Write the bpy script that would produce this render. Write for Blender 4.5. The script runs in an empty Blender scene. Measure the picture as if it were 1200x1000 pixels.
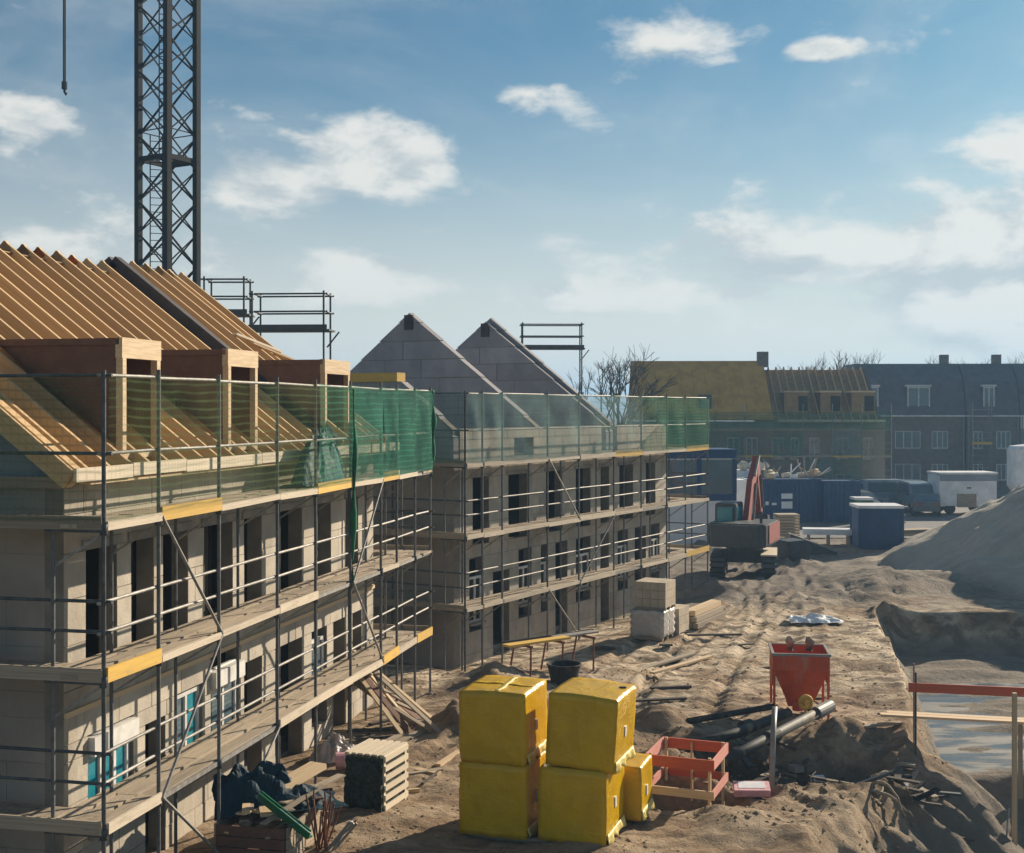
import bpy, bmesh, math, random
import numpy as np
from mathutils import Vector, Matrix

random.seed(11)
rng = np.random.default_rng(11)
S = bpy.context.scene
COL = S.collection
R = math.radians
H = 7.08                       # eye height above the ground

# ------------------------------------------------------------------ camera
cam = bpy.data.objects.new('camera', bpy.data.cameras.new('camera'))
COL.objects.link(cam)
cam.location = (0, 0, H)
cam.rotation_euler = (R(90), 0, 0)
cam.data.sensor_width = 36
cam.data.lens = 45
cam.data.shift_y = -20 / 1200
cam.data.clip_end = 5000
S.camera = cam

# ------------------------------------------------------------------ light
SUN_EL, SUN_AZ = R(22.5), math.atan2(.69, .72)
sunv = Vector((math.cos(SUN_EL) * math.sin(SUN_AZ), math.cos(SUN_EL) * math.cos(SUN_AZ), math.sin(SUN_EL)))
sl = bpy.data.lights.new('sun', 'SUN')
sl.energy = 5.0
sl.angle = R(.5)
sl.color = (1.0, .84, .64)
so = bpy.data.objects.new('sun', sl)
COL.objects.link(so)
so.rotation_euler = sunv.to_track_quat('Z', 'Y').to_euler()

S.view_settings.view_transform = 'Standard'
S.view_settings.look = 'None'
S.view_settings.exposure = 0.75
S.view_settings.gamma = 1
S.view_settings.use_curve_mapping = False
S.render.engine = 'CYCLES'
S.cycles.use_denoising = True
S.cycles.max_bounces = 8
S.cycles.transparent_max_bounces = 24
S.cycles.volume_bounces = 0

W = bpy.data.worlds.new('World')
S.world = W
W.use_nodes = True


class NG:
    """tiny helper for node maths"""
    def __init__(s, nt): s.nt = nt
    def n(s, t, **k):
        o = s.nt.nodes.new(t)
        for a, b in k.items(): setattr(o, a, b)
        return o
    def l(s, a, b): s.nt.links.new(a, b)
    def put(s, sock, v):
        if hasattr(v, 'is_output'): s.l(v, sock)
        else: sock.default_value = v
    def m(s, op, a, b=0.0, c=0.0):
        o = s.n('ShaderNodeMath', operation=op)
        s.put(o.inputs[0], a); s.put(o.inputs[1], b); s.put(o.inputs[2], c)
        return o.outputs[0]
    def mix(s, f, a, b, mode='MIX'):
        o = s.n('ShaderNodeMix', data_type='RGBA', blend_type=mode)
        s.put(o.inputs[0], f)
        s.put(o.inputs[6], a if hasattr(a, 'is_output') else (*a, 1))
        s.put(o.inputs[7], b if hasattr(b, 'is_output') else (*b, 1))
        return o.outputs[2]
    def sm(s, v, a, b, c=0.0, d=1.0):
        o = s.n('ShaderNodeMapRange', interpolation_type='SMOOTHSTEP')
        s.put(o.inputs[0], v)
        for i, q in enumerate((a, b, c, d)): o.inputs[i + 1].default_value = q
        return o.outputs[0]
    def noise(s, vec, scale, detail=4, rough=.55, dist=0):
        o = s.n('ShaderNodeTexNoise')
        if vec is not None: s.l(vec, o.inputs['Vector'])
        o.inputs['Scale'].default_value = scale
        o.inputs['Detail'].default_value = detail
        o.inputs['Roughness'].default_value = rough
        o.inputs['Distortion'].default_value = dist
        return o.outputs[0]
    def vscale(s, vec, xyz):
        o = s.n('ShaderNodeVectorMath', operation='MULTIPLY')
        s.l(vec, o.inputs[0]); o.inputs[1].default_value = xyz
        return o.outputs[0]


def build_sky():
    g = NG(W.node_tree)
    bg = W.node_tree.nodes['Background']
    SKY = .05
    bg.inputs[1].default_value = SKY
    sky = g.n('ShaderNodeTexSky', sky_type='NISHITA')
    sky.sun_disc = False
    sky.sun_elevation = SUN_EL
    sky.sun_rotation = SUN_AZ
    sky.air_density = 1.0
    sky.dust_density = .6
    sky.ozone_density = 2.0
    tc = g.n('ShaderNodeTexCoord').outputs['Generated']
    nv = g.n('ShaderNodeVectorMath', operation='NORMALIZE')
    g.l(tc, nv.inputs[0])
    sp = g.n('ShaderNodeSeparateXYZ')
    g.l(nv.outputs[0], sp.inputs[0])
    x, y, z = sp.outputs
    az = g.m('ARCTAN2', x, y)
    el = g.m('ARCSINE', z)
    vec = g.vscale(nv.outputs[0], (1, 1, 2.1))
    n1 = g.noise(vec, 9.0, 9, .56, .25)
    n2 = g.noise(vec, 3.1, 3, .5, .3)
    # cumulus banks: (azimuth, elevation, half widths, weight)
    blobs = [(-.105, .192, .068, .034, 1.15), (-.190, .172, .072, .026, 1.0), (-.36, .212, .046, .022, .95),
             (-.30, .125, .080, .028, .62), (-.225, .110, .055, .020, .62), (.017, .243, .036, .014, .62),
             (-.115, .105, .080, .026, .68), (.005, .185, .022, .010, .5), (.235, .267, .030, .008, .75),
             (.12, .275, .10, .028, .42), (.42, .095, .17, .070, 1.35), (.375, .190, .090, .030, .70), (.27, .16, .10, .03, .55),
             (.20, .115, .13, .045, .75), (.05, .09, .07, .02, .45), (.40, .300, .08, .008, .42),
             (-.62, .17, .10, .03, .9), (.72, .20, .13, .05, .9), (1.1, .14, .16, .05, .9), (-1.0, .22, .14, .05, .8)]
    tot = None
    for a, e, ra, re, w in blobs:
        da = g.m('MULTIPLY', g.m('SUBTRACT', az, a), 1 / ra)
        de = g.m('MULTIPLY', g.m('SUBTRACT', el, e), 1 / re)
        d2 = g.m('ADD', g.m('MULTIPLY', da, da), g.m('MULTIPLY', de, de))
        v = g.m('MULTIPLY', g.m('EXPONENT', g.m('MULTIPLY', d2, -1.0)), w)
        tot = v if tot is None else g.m('MAXIMUM', tot, v)
    far = g.m('MULTIPLY', g.sm(g.m('ABSOLUTE', az), .5, 1.3), g.m('MULTIPLY', g.sm(n2, .42, .75), .6))
    tot = g.m('MAXIMUM', tot, far)
    n1b = g.noise(g.vscale(nv.outputs[0], (1, 1, 1.9)), 26.0, 7, .6, .2)
    dens = g.m('ADD', g.m('MULTIPLY', tot, .80), g.m('ADD', g.m('MULTIPLY', g.m('SUBTRACT', n1, .5), 1.7), g.m('MULTIPLY', g.m('SUBTRACT', n1b, .5), .55)))
    cl = g.sm(dens, .20, .60)
    wisp = g.m('MULTIPLY', g.sm(g.noise(vec, 2.2, 6, .62, .6), .42, .72), .30)
    cl = g.m('MAXIMUM', g.m('MULTIPLY', cl, .93), wisp)
    off = g.n('ShaderNodeVectorMath', operation='ADD')
    g.l(vec, off.inputs[0]); off.inputs[1].default_value = (.018, .012, .040)
    shade = g.sm(g.m('ADD', g.m('SUBTRACT', n1, g.noise(off.outputs[0], 9.0, 9, .56, .25)), g.m('MULTIPLY', g.m('SUBTRACT', n1b, .5), .25)), -.10, .09)
    k = 1 / SKY / 1.74
    ccol = g.mix(shade, tuple(q * k for q in (.56, .61, .63)), tuple(q * k for q in (.90, .885, .83)))
    base = g.mix(1.0, sky.outputs[0], (.42, .73, .82), 'MULTIPLY')
    hz = g.m('POWER', g.sm(el, -.02, .34, 1.0, 0.0), 1.7)
    toward = g.m('ADD', .10, g.m('MULTIPLY', g.sm(g.m('COSINE', g.m('SUBTRACT', az, SUN_AZ)), -.4, .55), .90))
    base = g.mix(g.m('MULTIPLY', hz, toward), base, tuple(q * k for q in (.93, .88, .79)))
    col = g.mix(cl, base, ccol)
    g.l(col, bg.inputs[0])


build_sky()


# ------------------------------------------------------------------ materials
def lin(c): return tuple(c)


def M(name, col, rough=.8, col2=None, scale=2.0, detail=5, lo=.35, hi=.65, bump=0.0, bscale=25.0, metal=0.0,
      objvar=.0, coord='pos', stretch=(1, 1, 1), spec=.4, stain=None):
    m = bpy.data.materials.new(name)
    m.use_nodes = True
    g = NG(m.node_tree)
    b = m.node_tree.nodes['Principled BSDF']
    b.inputs['Roughness'].default_value = rough
    b.inputs['Metallic'].default_value = metal
    b.inputs['Specular IOR Level'].default_value = spec
    if coord == 'pos':
        vec = g.n('ShaderNodeNewGeometry').outputs['Position']
    else:
        vec = g.n('ShaderNodeTexCoord').outputs['Object']
    oi = g.n('ShaderNodeObjectInfo').outputs['Random']
    if coord == 'obj':
        cb = g.n('ShaderNodeVectorMath', operation='ADD')
        g.l(vec, cb.inputs[0])
        cx = g.n('ShaderNodeCombineXYZ')
        g.l(g.m('MULTIPLY', oi, 37.0), cx.inputs[0]); g.l(g.m('MULTIPLY', oi, 91.0), cx.inputs[1])
        g.l(cx.outputs[0], cb.inputs[1])
        vec = cb.outputs[0]
    v2 = g.vscale(vec, stretch)
    col2 = col2 or tuple(q * .72 for q in col)
    f = g.sm(g.noise(v2, scale, detail, .6, .3), lo, hi)
    c = g.mix(f, col2, col)
    if stain:
        sc, amt, scol = stain
        f2 = g.m('MULTIPLY', g.sm(g.noise(g.vscale(vec, (1, 1, .45)), sc, 6, .65, .5), .50, .70), amt)
        c = g.mix(f2, c, scol)
    if objvar:
        k = g.m('ADD', 1 - objvar, g.m('MULTIPLY', oi, 2 * objvar))
        cc = g.n('ShaderNodeCombineColor')
        for i in range(3): g.l(k, cc.inputs[i])
        c = g.mix(1.0, c, cc.outputs[0], 'MULTIPLY')
    g.l(c, b.inputs['Base Color'])
    if bump:
        bn = g.n('ShaderNodeBump')
        bn.inputs['Strength'].default_value = bump
        bn.inputs['Distance'].default_value = .05
        g.l(g.noise(vec, bscale, 6, .65), bn.inputs['Height'])
        g.l(bn.outputs[0], b.inputs['Normal'])
    return m


GR = dict(coord='obj', stretch=(1.2, 16, 16), scale=1.6)
MAT = dict(
    block=M('pale_block', (.49, .445, .37), .9, (.38, .345, .29), 1.3, bump=.25, bscale=18, objvar=.10, stain=(.7, .55, (.25, .205, .15))),
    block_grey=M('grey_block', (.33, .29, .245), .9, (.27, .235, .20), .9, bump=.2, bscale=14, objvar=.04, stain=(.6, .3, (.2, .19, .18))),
    gable=M('gable_block', (.34, .325, .335), .92, (.275, .265, .28), .9, bump=.25, bscale=10, objvar=.10, stain=(.45, .5, (.23, .215, .22))),
    mortar=M('mortar', (.26, .235, .195), .95, bump=.2),
    slab=M('concrete_slab', (.33, .31, .28), .9, bump=.2, bscale=12),
    inner=M('darkened_inner_wall', (.07, .055, .04), .95),  # near black, the shade inside the openings is put into the walls
    timber=M('pale_timber', (.66, .51, .33), .7, (.52, .38, .225), objvar=.14, **GR),
    rafter=M('rafter_timber', (.60, .425, .235), .7, (.47, .315, .155), objvar=.16, **GR),
    oldwood=M('weathered_wood', (.40, .335, .25), .85, (.26, .21, .155), objvar=.2, bump=.2, bscale=30, **GR),
    deckwood=M('scaffold_plank', (.46, .385, .29), .85, (.29, .235, .17), objvar=.2, bump=.25, bscale=25, stain=(3, .55, (.17, .14, .11)), **GR),
    osb=M('brown_board', (.165, .085, .055), .75, (.13, .066, .042), 5, objvar=.06, bump=.1),
    sheath=M('sheathing_board', (.34, .215, .10), .8, (.26, .16, .075), 3, objvar=.08),
    whitewood=M('primed_board', (.74, .66, .52), .6, (.62, .53, .40), objvar=.08, **GR),
    membrane=M('dark_membrane', (.055, .045, .05), .7, (.035, .03, .033), 3, bump=.2, bscale=9),
    bluegrey=M('blue_grey_foil', (.20, .25, .28), .6, (.15, .19, .22), 1.2, bump=.2, bscale=5),
    steel=M('galvanised_tube', (.33, .32, .30), .6, (.22, .215, .205), 8, metal=.25, spec=.3, objvar=.15, stain=(6, .4, (.22, .16, .11))),
    dsteel=M('dark_steel_tube', (.10, .11, .115), .5, (.06, .065, .07), 8, metal=.4, objvar=.2),
    black=M('crane_silhouette', (.010, .012, .014), .7, (.007, .008, .010), 3, spec=.1),  # near-black base colour holds the crane's backlit silhouette
    yellow=M('yellow_board', (.70, .45, .09), .7, (.55, .34, .07), objvar=.12, stain=(3, .5, (.36, .27, .14)), **GR),
    foil=M('yellow_foil', (.62, .375, .003), .38, (.54, .325, .002), 2.2, bump=.55, bscale=8.5, spec=.45),
    foilw=M('worn_foil_edge', (.80, .68, .30), .35, (.66, .52, .10), 9, bump=.5, bscale=14),
    sticker=M('white_label', (.8, .78, .68), .5),
    red=M('red_paint', (.60, .10, .035), .55, (.48, .075, .028), 3, bump=.1, stain=(3.2, .5, (.40, .25, .19))),
    redboard=M('red_board', (.56, .125, .06), .7, (.42, .085, .045), objvar=.14, stain=(5, .3, (.4, .22, .13)), **{k: v for k, v in GR.items()}),
    pinkboard=M('pink_board', (.70, .33, .28), .7, (.55, .22, .17), objvar=.1, **GR),
    pink=M('pink_insulation', (.70, .40, .42), .8, (.60, .33, .36), 5),
    white=M('white_paint', (.82, .83, .84), .5, (.64, .66, .68), 1.5, stain=(1.2, .25, (.45, .44, .42))),
    pale=M('pale_grey_panel', (.83, .84, .86), .6, (.76, .78, .81), 1.2, stain=(1.5, .2, (.4, .4, .4))),
    blue=M('blue_paint', (.014, .065, .18), .5, (.011, .05, .14), 2, stain=(2, .25, (.09, .10, .13))),
    green=M('green_paint', (.04, .15, .09), .55),
    tarp=M('teal_tarp', (.005, .10, .13), .55, (.004, .07, .09), 3, bump=.3, bscale=6, spec=.15),
    dtarp=M('navy_tarp', (.010, .035, .055), .6, (.007, .022, .036), 3, bump=.3, bscale=7, spec=.12),
    gbeam=M('green_plastic', (.012, .16, .065), .4),
    dred=M('dull_red_paint', (.30, .06, .05), .65, (.22, .045, .038), 3, stain=(3, .4, (.2, .11, .09))),
    toewood=M('pale_toe_board', (.62, .54, .42), .8, (.47, .40, .31), objvar=.18, bump=.25, bscale=25, stain=(3, .5, (.26, .22, .17)), **GR),
    pole=M('weathered_pole', (.17, .175, .18), .6, (.11, .115, .12), 8, metal=.2, objvar=.18, spec=.3),
    rust=M('rusty_steel', (.25, .10, .05), .9, (.16, .065, .035), 9, bump=.3, objvar=.2),
    pipe=M('dark_grey_pipe', (.045, .052, .052), .65, (.028, .034, .035), 4, spec=.25, stain=(3, .7, (.22, .17, .115))),
    pipegrey=M('grey_pipe', (.30, .29, .27), .5),
    rubber=M('black_rubber', (.02, .02, .02), .85, stain=(4, .5, (.12, .09, .065))),
    dgrey=M('dark_machine_grey', (.065, .075, .085), .5, (.05, .058, .066), 4, stain=(3, .4, (.12, .10, .08))),
    tglass=M('teal_film', (.02, .26, .34), .18, (.015, .20, .27), 4, spec=.6),
    glass=M('window_glass', (.10, .155, .19), .08, (.075, .12, .15), .7, spec=.8),
    dark=M('dark_interior', (.03, .028, .025), .9),
    frame=M('white_frame', (.76, .76, .74), .4),
    brick=M('brown_brick', (.20, .175, .17), .9, (.15, .135, .135), 3, bump=.3),  # cooled a little, distant bluish shade is put into the colour
    slate=M('dark_slate', (.092, .108, .135), .7, (.068, .082, .105), 1.5, bump=.3, bscale=6),  # blue tint of the far shade is part of this roof colour
    grouse=M('blue_grey_cladding', (.26, .29, .33), .8, (.22, .25, .29), 1.5),
    mustard=M('mustard_board', (.60, .32, .06), .8, (.47, .245, .045), 1.2, bump=.2),
    bark=M('bark', (.10, .085, .07), .95, bump=.4),
    soilclod=M('soil_clod', (.33, .25, .165), .95, (.24, .175, .11), 3, bump=.5, objvar=.1),
    shrink=M('grey_shrink_wrap', (.50, .48, .45), .35, (.42, .40, .37), 5, bump=.4, bscale=9),
    stack=M('sandlime_blocks', (.50, .43, .33), .9, (.42, .36, .27), 3, bump=.2, objvar=.05),
    asphalt=M('grey_hardcore', (.17, .17, .175), .9, (.13, .13, .135), .3, bump=.3, bscale=8),
    headlight=M('clear_lens', (.7, .72, .74), .1),
)


def foil_mat():
    m = MAT['foil']; g = NG(m.node_tree); b = m.node_tree.nodes['Principled BSDF']
    b.inputs['Roughness'].default_value = .24
    for l in list(b.inputs['Normal'].links): m.node_tree.links.remove(l)
    pos = g.n('ShaderNodeNewGeometry').outputs['Position']
    def ridge(v, sc, p):
        n = g.noise(v, sc, 4, .55, .6)
        return g.m('POWER', g.m('SUBTRACT', 1.0, g.m('ABSOLUTE', g.m('MULTIPLY', g.m('SUBTRACT', n, .5), 3.2))), p)
    h = g.m('ADD', ridge(g.vscale(pos, (1, 1, .45)), 1.5, 9.0), g.m('MULTIPLY', ridge(g.vscale(pos, (.6, 1, 1.5)), 3.0, 9.0), .45))
    h = g.m('ADD', h, g.m('MULTIPLY', g.noise(pos, 9, 3, .5), .18))
    bp = g.n('ShaderNodeBump'); bp.inputs['Strength'].default_value = .42; bp.inputs['Distance'].default_value = .016
    g.l(h, bp.inputs['Height']); g.l(bp.outputs[0], b.inputs['Normal'])


foil_mat()


def net_mat(name, col, a0, a1, band=52.0):
    m = bpy.data.materials.new(name)
    m.use_nodes = True
    g = NG(m.node_tree)
    b = m.node_tree.nodes['Principled BSDF']
    pos = g.n('ShaderNodeNewGeometry').outputs['Position']
    sp = g.n('ShaderNodeSeparateXYZ'); g.l(pos, sp.inputs[0])
    nz = g.noise(pos, .8, 3, .5)
    w = g.m('SINE', g.m('MULTIPLY', g.m('ADD', sp.outputs[2], g.m('MULTIPLY', nz, .14)), band))
    big = g.noise(pos, 1.1, 4, .6)
    w2 = g.m('SINE', g.m('MULTIPLY', g.m('ADD', g.m('ADD', sp.outputs[0], g.m('MULTIPLY', sp.outputs[1], .8)), g.m('MULTIPLY', nz, .1)), 68.0))
    a = g.m('ADD', a0, g.m('MULTIPLY', g.m('MAXIMUM', g.sm(w, .3, .98), g.m('MULTIPLY', g.sm(w2, .55, 1.0), .6)), a1 - a0))
    a = g.m('MULTIPLY', a, g.sm(big, .2, .62, .55, 1.25))
    g.put(b.inputs['Alpha'], g.m('MINIMUM', a, 1.0))
    g.l(g.mix(g.sm(big, .3, .7), tuple(q * .75 for q in col), col), b.inputs['Base Color'])
    b.inputs['Roughness'].default_value = .8
    b.inputs['Specular IOR Level'].default_value = .1
    return m


MAT['net_thin'] = net_mat('thin_green_net', (.10, .17, .06), .08, .30)
MAT['net_mid'] = net_mat('green_net', (.04, .20, .11), .22, .52)
MAT['net_dense'] = net_mat('dense_green_net', (.010, .145, .095), .46, .70)
MAT['net_pale'] = net_mat('pale_green_net', (.13, .25, .24), .36, .44, 30)
MAT['net_roll'] = M('rolled_green_net', (.012, .15, .07), .9, bump=.5, bscale=14)


# ------------------------------------------------------------------ geometry helpers
def link(name, mesh, parent=None, mat4=None):
    o = bpy.data.objects.new(name, mesh)
    COL.objects.link(o)
    if parent is not None: o.parent = parent
    if mat4 is not None: o.matrix_basis = mat4
    return o


def tag(o, label=None, cat=None, group=None, kind=None):
    if label: o['label'] = label
    if cat: o['category'] = cat
    if group: o['group'] = group
    if kind: o['kind'] = kind
    return o


def thing(name, label, cat, loc=(0, 0, 0), rz=0.0, group=None):
    o = bpy.data.objects.new(name, None)
    COL.objects.link(o)
    o.empty_display_size = .3
    o.location = loc
    o.rotation_euler = (0, 0, rz)
    return tag(o, label, cat, group)


_cache = {}
CUBE_V = [(x, y, z) for x in (-.5, .5) for y in (-.5, .5) for z in (-.5, .5)]
CUBE_F = [(0, 1, 3, 2), (4, 6, 7, 5), (0, 4, 5, 1), (2, 3, 7, 6), (0, 2, 6, 4), (1, 5, 7, 3)]


def base_mesh(kind, mat):
    k = (kind, mat)
    if k in _cache: return _cache[k]
    me = bpy.data.meshes.new(kind + '_' + mat)
    if kind == 'box':
        me.from_pydata(CUBE_V, [], CUBE_F)
    else:
        n = int(kind[3:])
        v = [(math.cos(2 * math.pi * i / n), math.sin(2 * math.pi * i / n), z) for z in (-.5, .5) for i in range(n)]
        f = [(i, (i + 1) % n, n + (i + 1) % n, n + i) for i in range(n)] + [tuple(range(n))[::-1], tuple(range(n, 2 * n))]
        me.from_pydata(v, [], f)
        for p in me.polygons[:n]: p.use_smooth = True
    me.materials.append(MAT[mat])
    _cache[k] = me
    return me


def box(name, c, s, mat, par=None, rz=0.0):
    mx = Matrix.Translation(c) @ Matrix.Rotation(rz, 4, 'Z') @ Matrix.Diagonal((*s, 1))
    return link(name, base_mesh('box', mat), par, mx)


def span(name, lo, hi, mat, par=None):
    c = [(a + b) / 2 for a, b in zip(lo, hi)]
    return box(name, c, [abs(b - a) for a, b in zip(lo, hi)], mat, par)


def beam(name, p, q, w, h, mat, par=None, roll=0.0):
    p, q = Vector(p), Vector(q)
    d = q - p
    rot = d.to_track_quat('X', 'Z').to_matrix().to_4x4()
    mx = Matrix.Translation((p + q) / 2) @ rot @ Matrix.Rotation(roll, 4, 'X') @ Matrix.Diagonal((d.length, w, h, 1))
    return link(name, base_mesh('box', mat), par, mx)


def tube(name, p, q, r, mat, par=None, n=8):
    p, q = Vector(p), Vector(q)
    d = q - p
    mx = Matrix.Translation((p + q) / 2) @ d.to_track_quat('Z', 'Y').to_matrix().to_4x4() @ Matrix.Diagonal((r, r, d.length, 1))
    return link(name, base_mesh('cyl%d' % n, mat), par, mx)


class MB:
    """collects shapes into ONE mesh"""
    def __init__(s): s.v, s.f = [], []
    def add(s, vs, fs):
        o = len(s.v)
        s.v += [tuple(q) for q in vs]
        s.f += [tuple(i + o for i in f) for f in fs]
    def mat(s, mx, kind='box', n=8):
        if kind == 'box': s.add([mx @ Vector(v) for v in CUBE_V], CUBE_F)
        else:
            v = [mx @ Vector((math.cos(2 * math.pi * i / n), math.sin(2 * math.pi * i / n), z)) for z in (-.5, .5) for i in range(n)]
            s.add(v, [(i, (i + 1) % n, n + (i + 1) % n, n + i) for i in range(n)] + [tuple(range(n))[::-1], tuple(range(n, 2 * n))])
    def box(s, c, d, rz=0.0):
        s.mat(Matrix.Translation(c) @ Matrix.Rotation(rz, 4, 'Z') @ Matrix.Diagonal((*d, 1)))
    def span(s, lo, hi):
        s.box([(a + b) / 2 for a, b in zip(lo, hi)], [abs(b - a) for a, b in zip(lo, hi)])
    def beam(s, p, q, w, h):
        p, q = Vector(p), Vector(q); d = q - p
        s.mat(Matrix.Translation((p + q) / 2) @ d.to_track_quat('X', 'Z').to_matrix().to_4x4() @ Matrix.Diagonal((d.length, w, h, 1)))
    def tube(s, p, q, r, n=6, r2=None):
        p, q = Vector(p), Vector(q); d = q - p
        r2 = r if r2 is None else r2
        b = Matrix.Translation(p) @ d.to_track_quat('Z', 'Y').to_matrix().to_4x4()
        v = [b @ Vector((math.cos(2 * math.pi * i / n) * k, math.sin(2 * math.pi * i / n) * k, z)) for z, k in ((0, r), (d.length, r2)) for i in range(n)]
        s.add(v, [(i, (i + 1) % n, n + (i + 1) % n, n + i) for i in range(n)] + [tuple(range(n))[::-1], tuple(range(n, 2 * n))])
    def path(s, pts, rad, n=8):
        rad = rad if isinstance(rad, (list, tuple)) else [rad] * len(pts)
        o = len(s.v)
        for i, p in enumerate(pts):
            a = Vector(pts[max(i - 1, 0)]); b = Vector(pts[min(i + 1, len(pts) - 1)])
            m = (b - a).to_track_quat('Z', 'Y').to_matrix()
            for k in range(n):
                t = 2 * math.pi * k / n
                s.v.append(tuple(Vector(p) + m @ Vector((math.cos(t) * rad[i], math.sin(t) * rad[i], 0))))
        for i in range(len(pts) - 1):
            for k in range(n):
                s.f.append((o + i * n + k, o + i * n + (k + 1) % n, o + (i + 1) * n + (k + 1) % n, o + (i + 1) * n + k))
        s.f.append(tuple(o + k for k in range(n))[::-1])
        s.f.append(tuple(o + (len(pts) - 1) * n + k for k in range(n)))
    def prism(s, poly, axis, a, b):
        """extrude a 2-D outline along axis ('x','y','z') from a to b"""
        def P(u, v, t): return {'x': (t, u, v), 'y': (u, t, v), 'z': (u, v, t)}[axis]
        n = len(poly)
        s.add([P(u, v, t) for t in (a, b) for u, v in poly],
              [(i, (i + 1) % n, n + (i + 1) % n, n + i) for i in range(n)] + [tuple(range(n))[::-1], tuple(range(n, 2 * n))])
    def build(s, name, mat, par=None, smooth=False, bevel=0.0, loc=None):
        me = bpy.data.meshes.new(name)
        me.from_pydata(s.v, [], s.f)
        bm = bmesh.new(); bm.from_mesh(me)
        bmesh.ops.recalc_face_normals(bm, faces=bm.faces)
        if bevel: bmesh.ops.bevel(bm, geom=bm.edges, offset=bevel, segments=2, affect='EDGES', clamp_overlap=True)
        bm.to_mesh(me); bm.free()
        if smooth:
            for p in me.polygons: p.use_smooth = True
        me.materials.append(MAT[mat] if isinstance(mat, str) else mat)
        o = link(name, me, par)
        if loc: o.location = loc
        return o


def copy_tree(o, parent=None):
    c = o.copy()
    COL.objects.link(c)
    if parent is not None: c.parent = parent
    for ch in list(o.children): copy_tree(ch, c)
    return c


# ------------------------------------------------------------------ terrain
_tab = rng.random((512, 512))


def vnoise(x, y):
    xi, yi = np.floor(x).astype(int), np.floor(y).astype(int)
    fx, fy = x - xi, y - yi
    fx, fy = fx * fx * (3 - 2 * fx), fy * fy * (3 - 2 * fy)
    a, b = _tab[xi % 512, yi % 512], _tab[(xi + 1) % 512, yi % 512]
    c, d = _tab[xi % 512, (yi + 1) % 512], _tab[(xi + 1) % 512, (yi + 1) % 512]
    return (a * (1 - fx) + b * fx) * (1 - fy) + (c * (1 - fx) + d * fx) * fy - .5


def fbm(x, y, sc, o=4):
    t, am = 0, 1
    for i in range(o):
        t = t + am * vnoise(x * sc + 17 * i + 101, y * sc + 31 * i + 57)
        sc *= 2.03; am *= .5
    return t


def sst(a, b, t):
    t = np.clip((t - a) / (b - a), 0, 1)
    return t * t * (3 - 2 * t)


CR_Y = np.array([0, 14, 18, 22, 25, 28.6, 30.3, 34, 39, 44.2, 60])
CR_X = np.array([2.0, 3.0, 3.9, 5.4, 7.2, 8.8, 9.45, 10.4, 11.5, 12.5, 12.6])
HEAPS = [(-1.25, 28.6, .55, 1.0), (-3.3, 24.6, .25, .8), (2.9, 25.6, .35, .7), (1.9, 27.4, .45, .6), (5.9, 24.6, .2, .9), (3.3, 28.6, .3, .8),
         (3.9, 22.4, .12, .7), (7.4, 28.4, .35, .8), (4.6, 21.6, .12, .7), (-.6, 33.2, .35, 1.1), (7.6, 24.9, .25, .7), (13.0, 44.2, .5, .7), (4.2, 27.6, .3, .5),
         (10.4, 47.2, .25, 1.6), (13.5, 48.5, .4, 2.2), (8.2, 50, .25, 1.6), (15.5, 50.5, .35, 2.0), (2.4, 46, .25, 1.4), (9.5, 63, .5, 2.2), (12, 58, .35, 2.0)]


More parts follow.
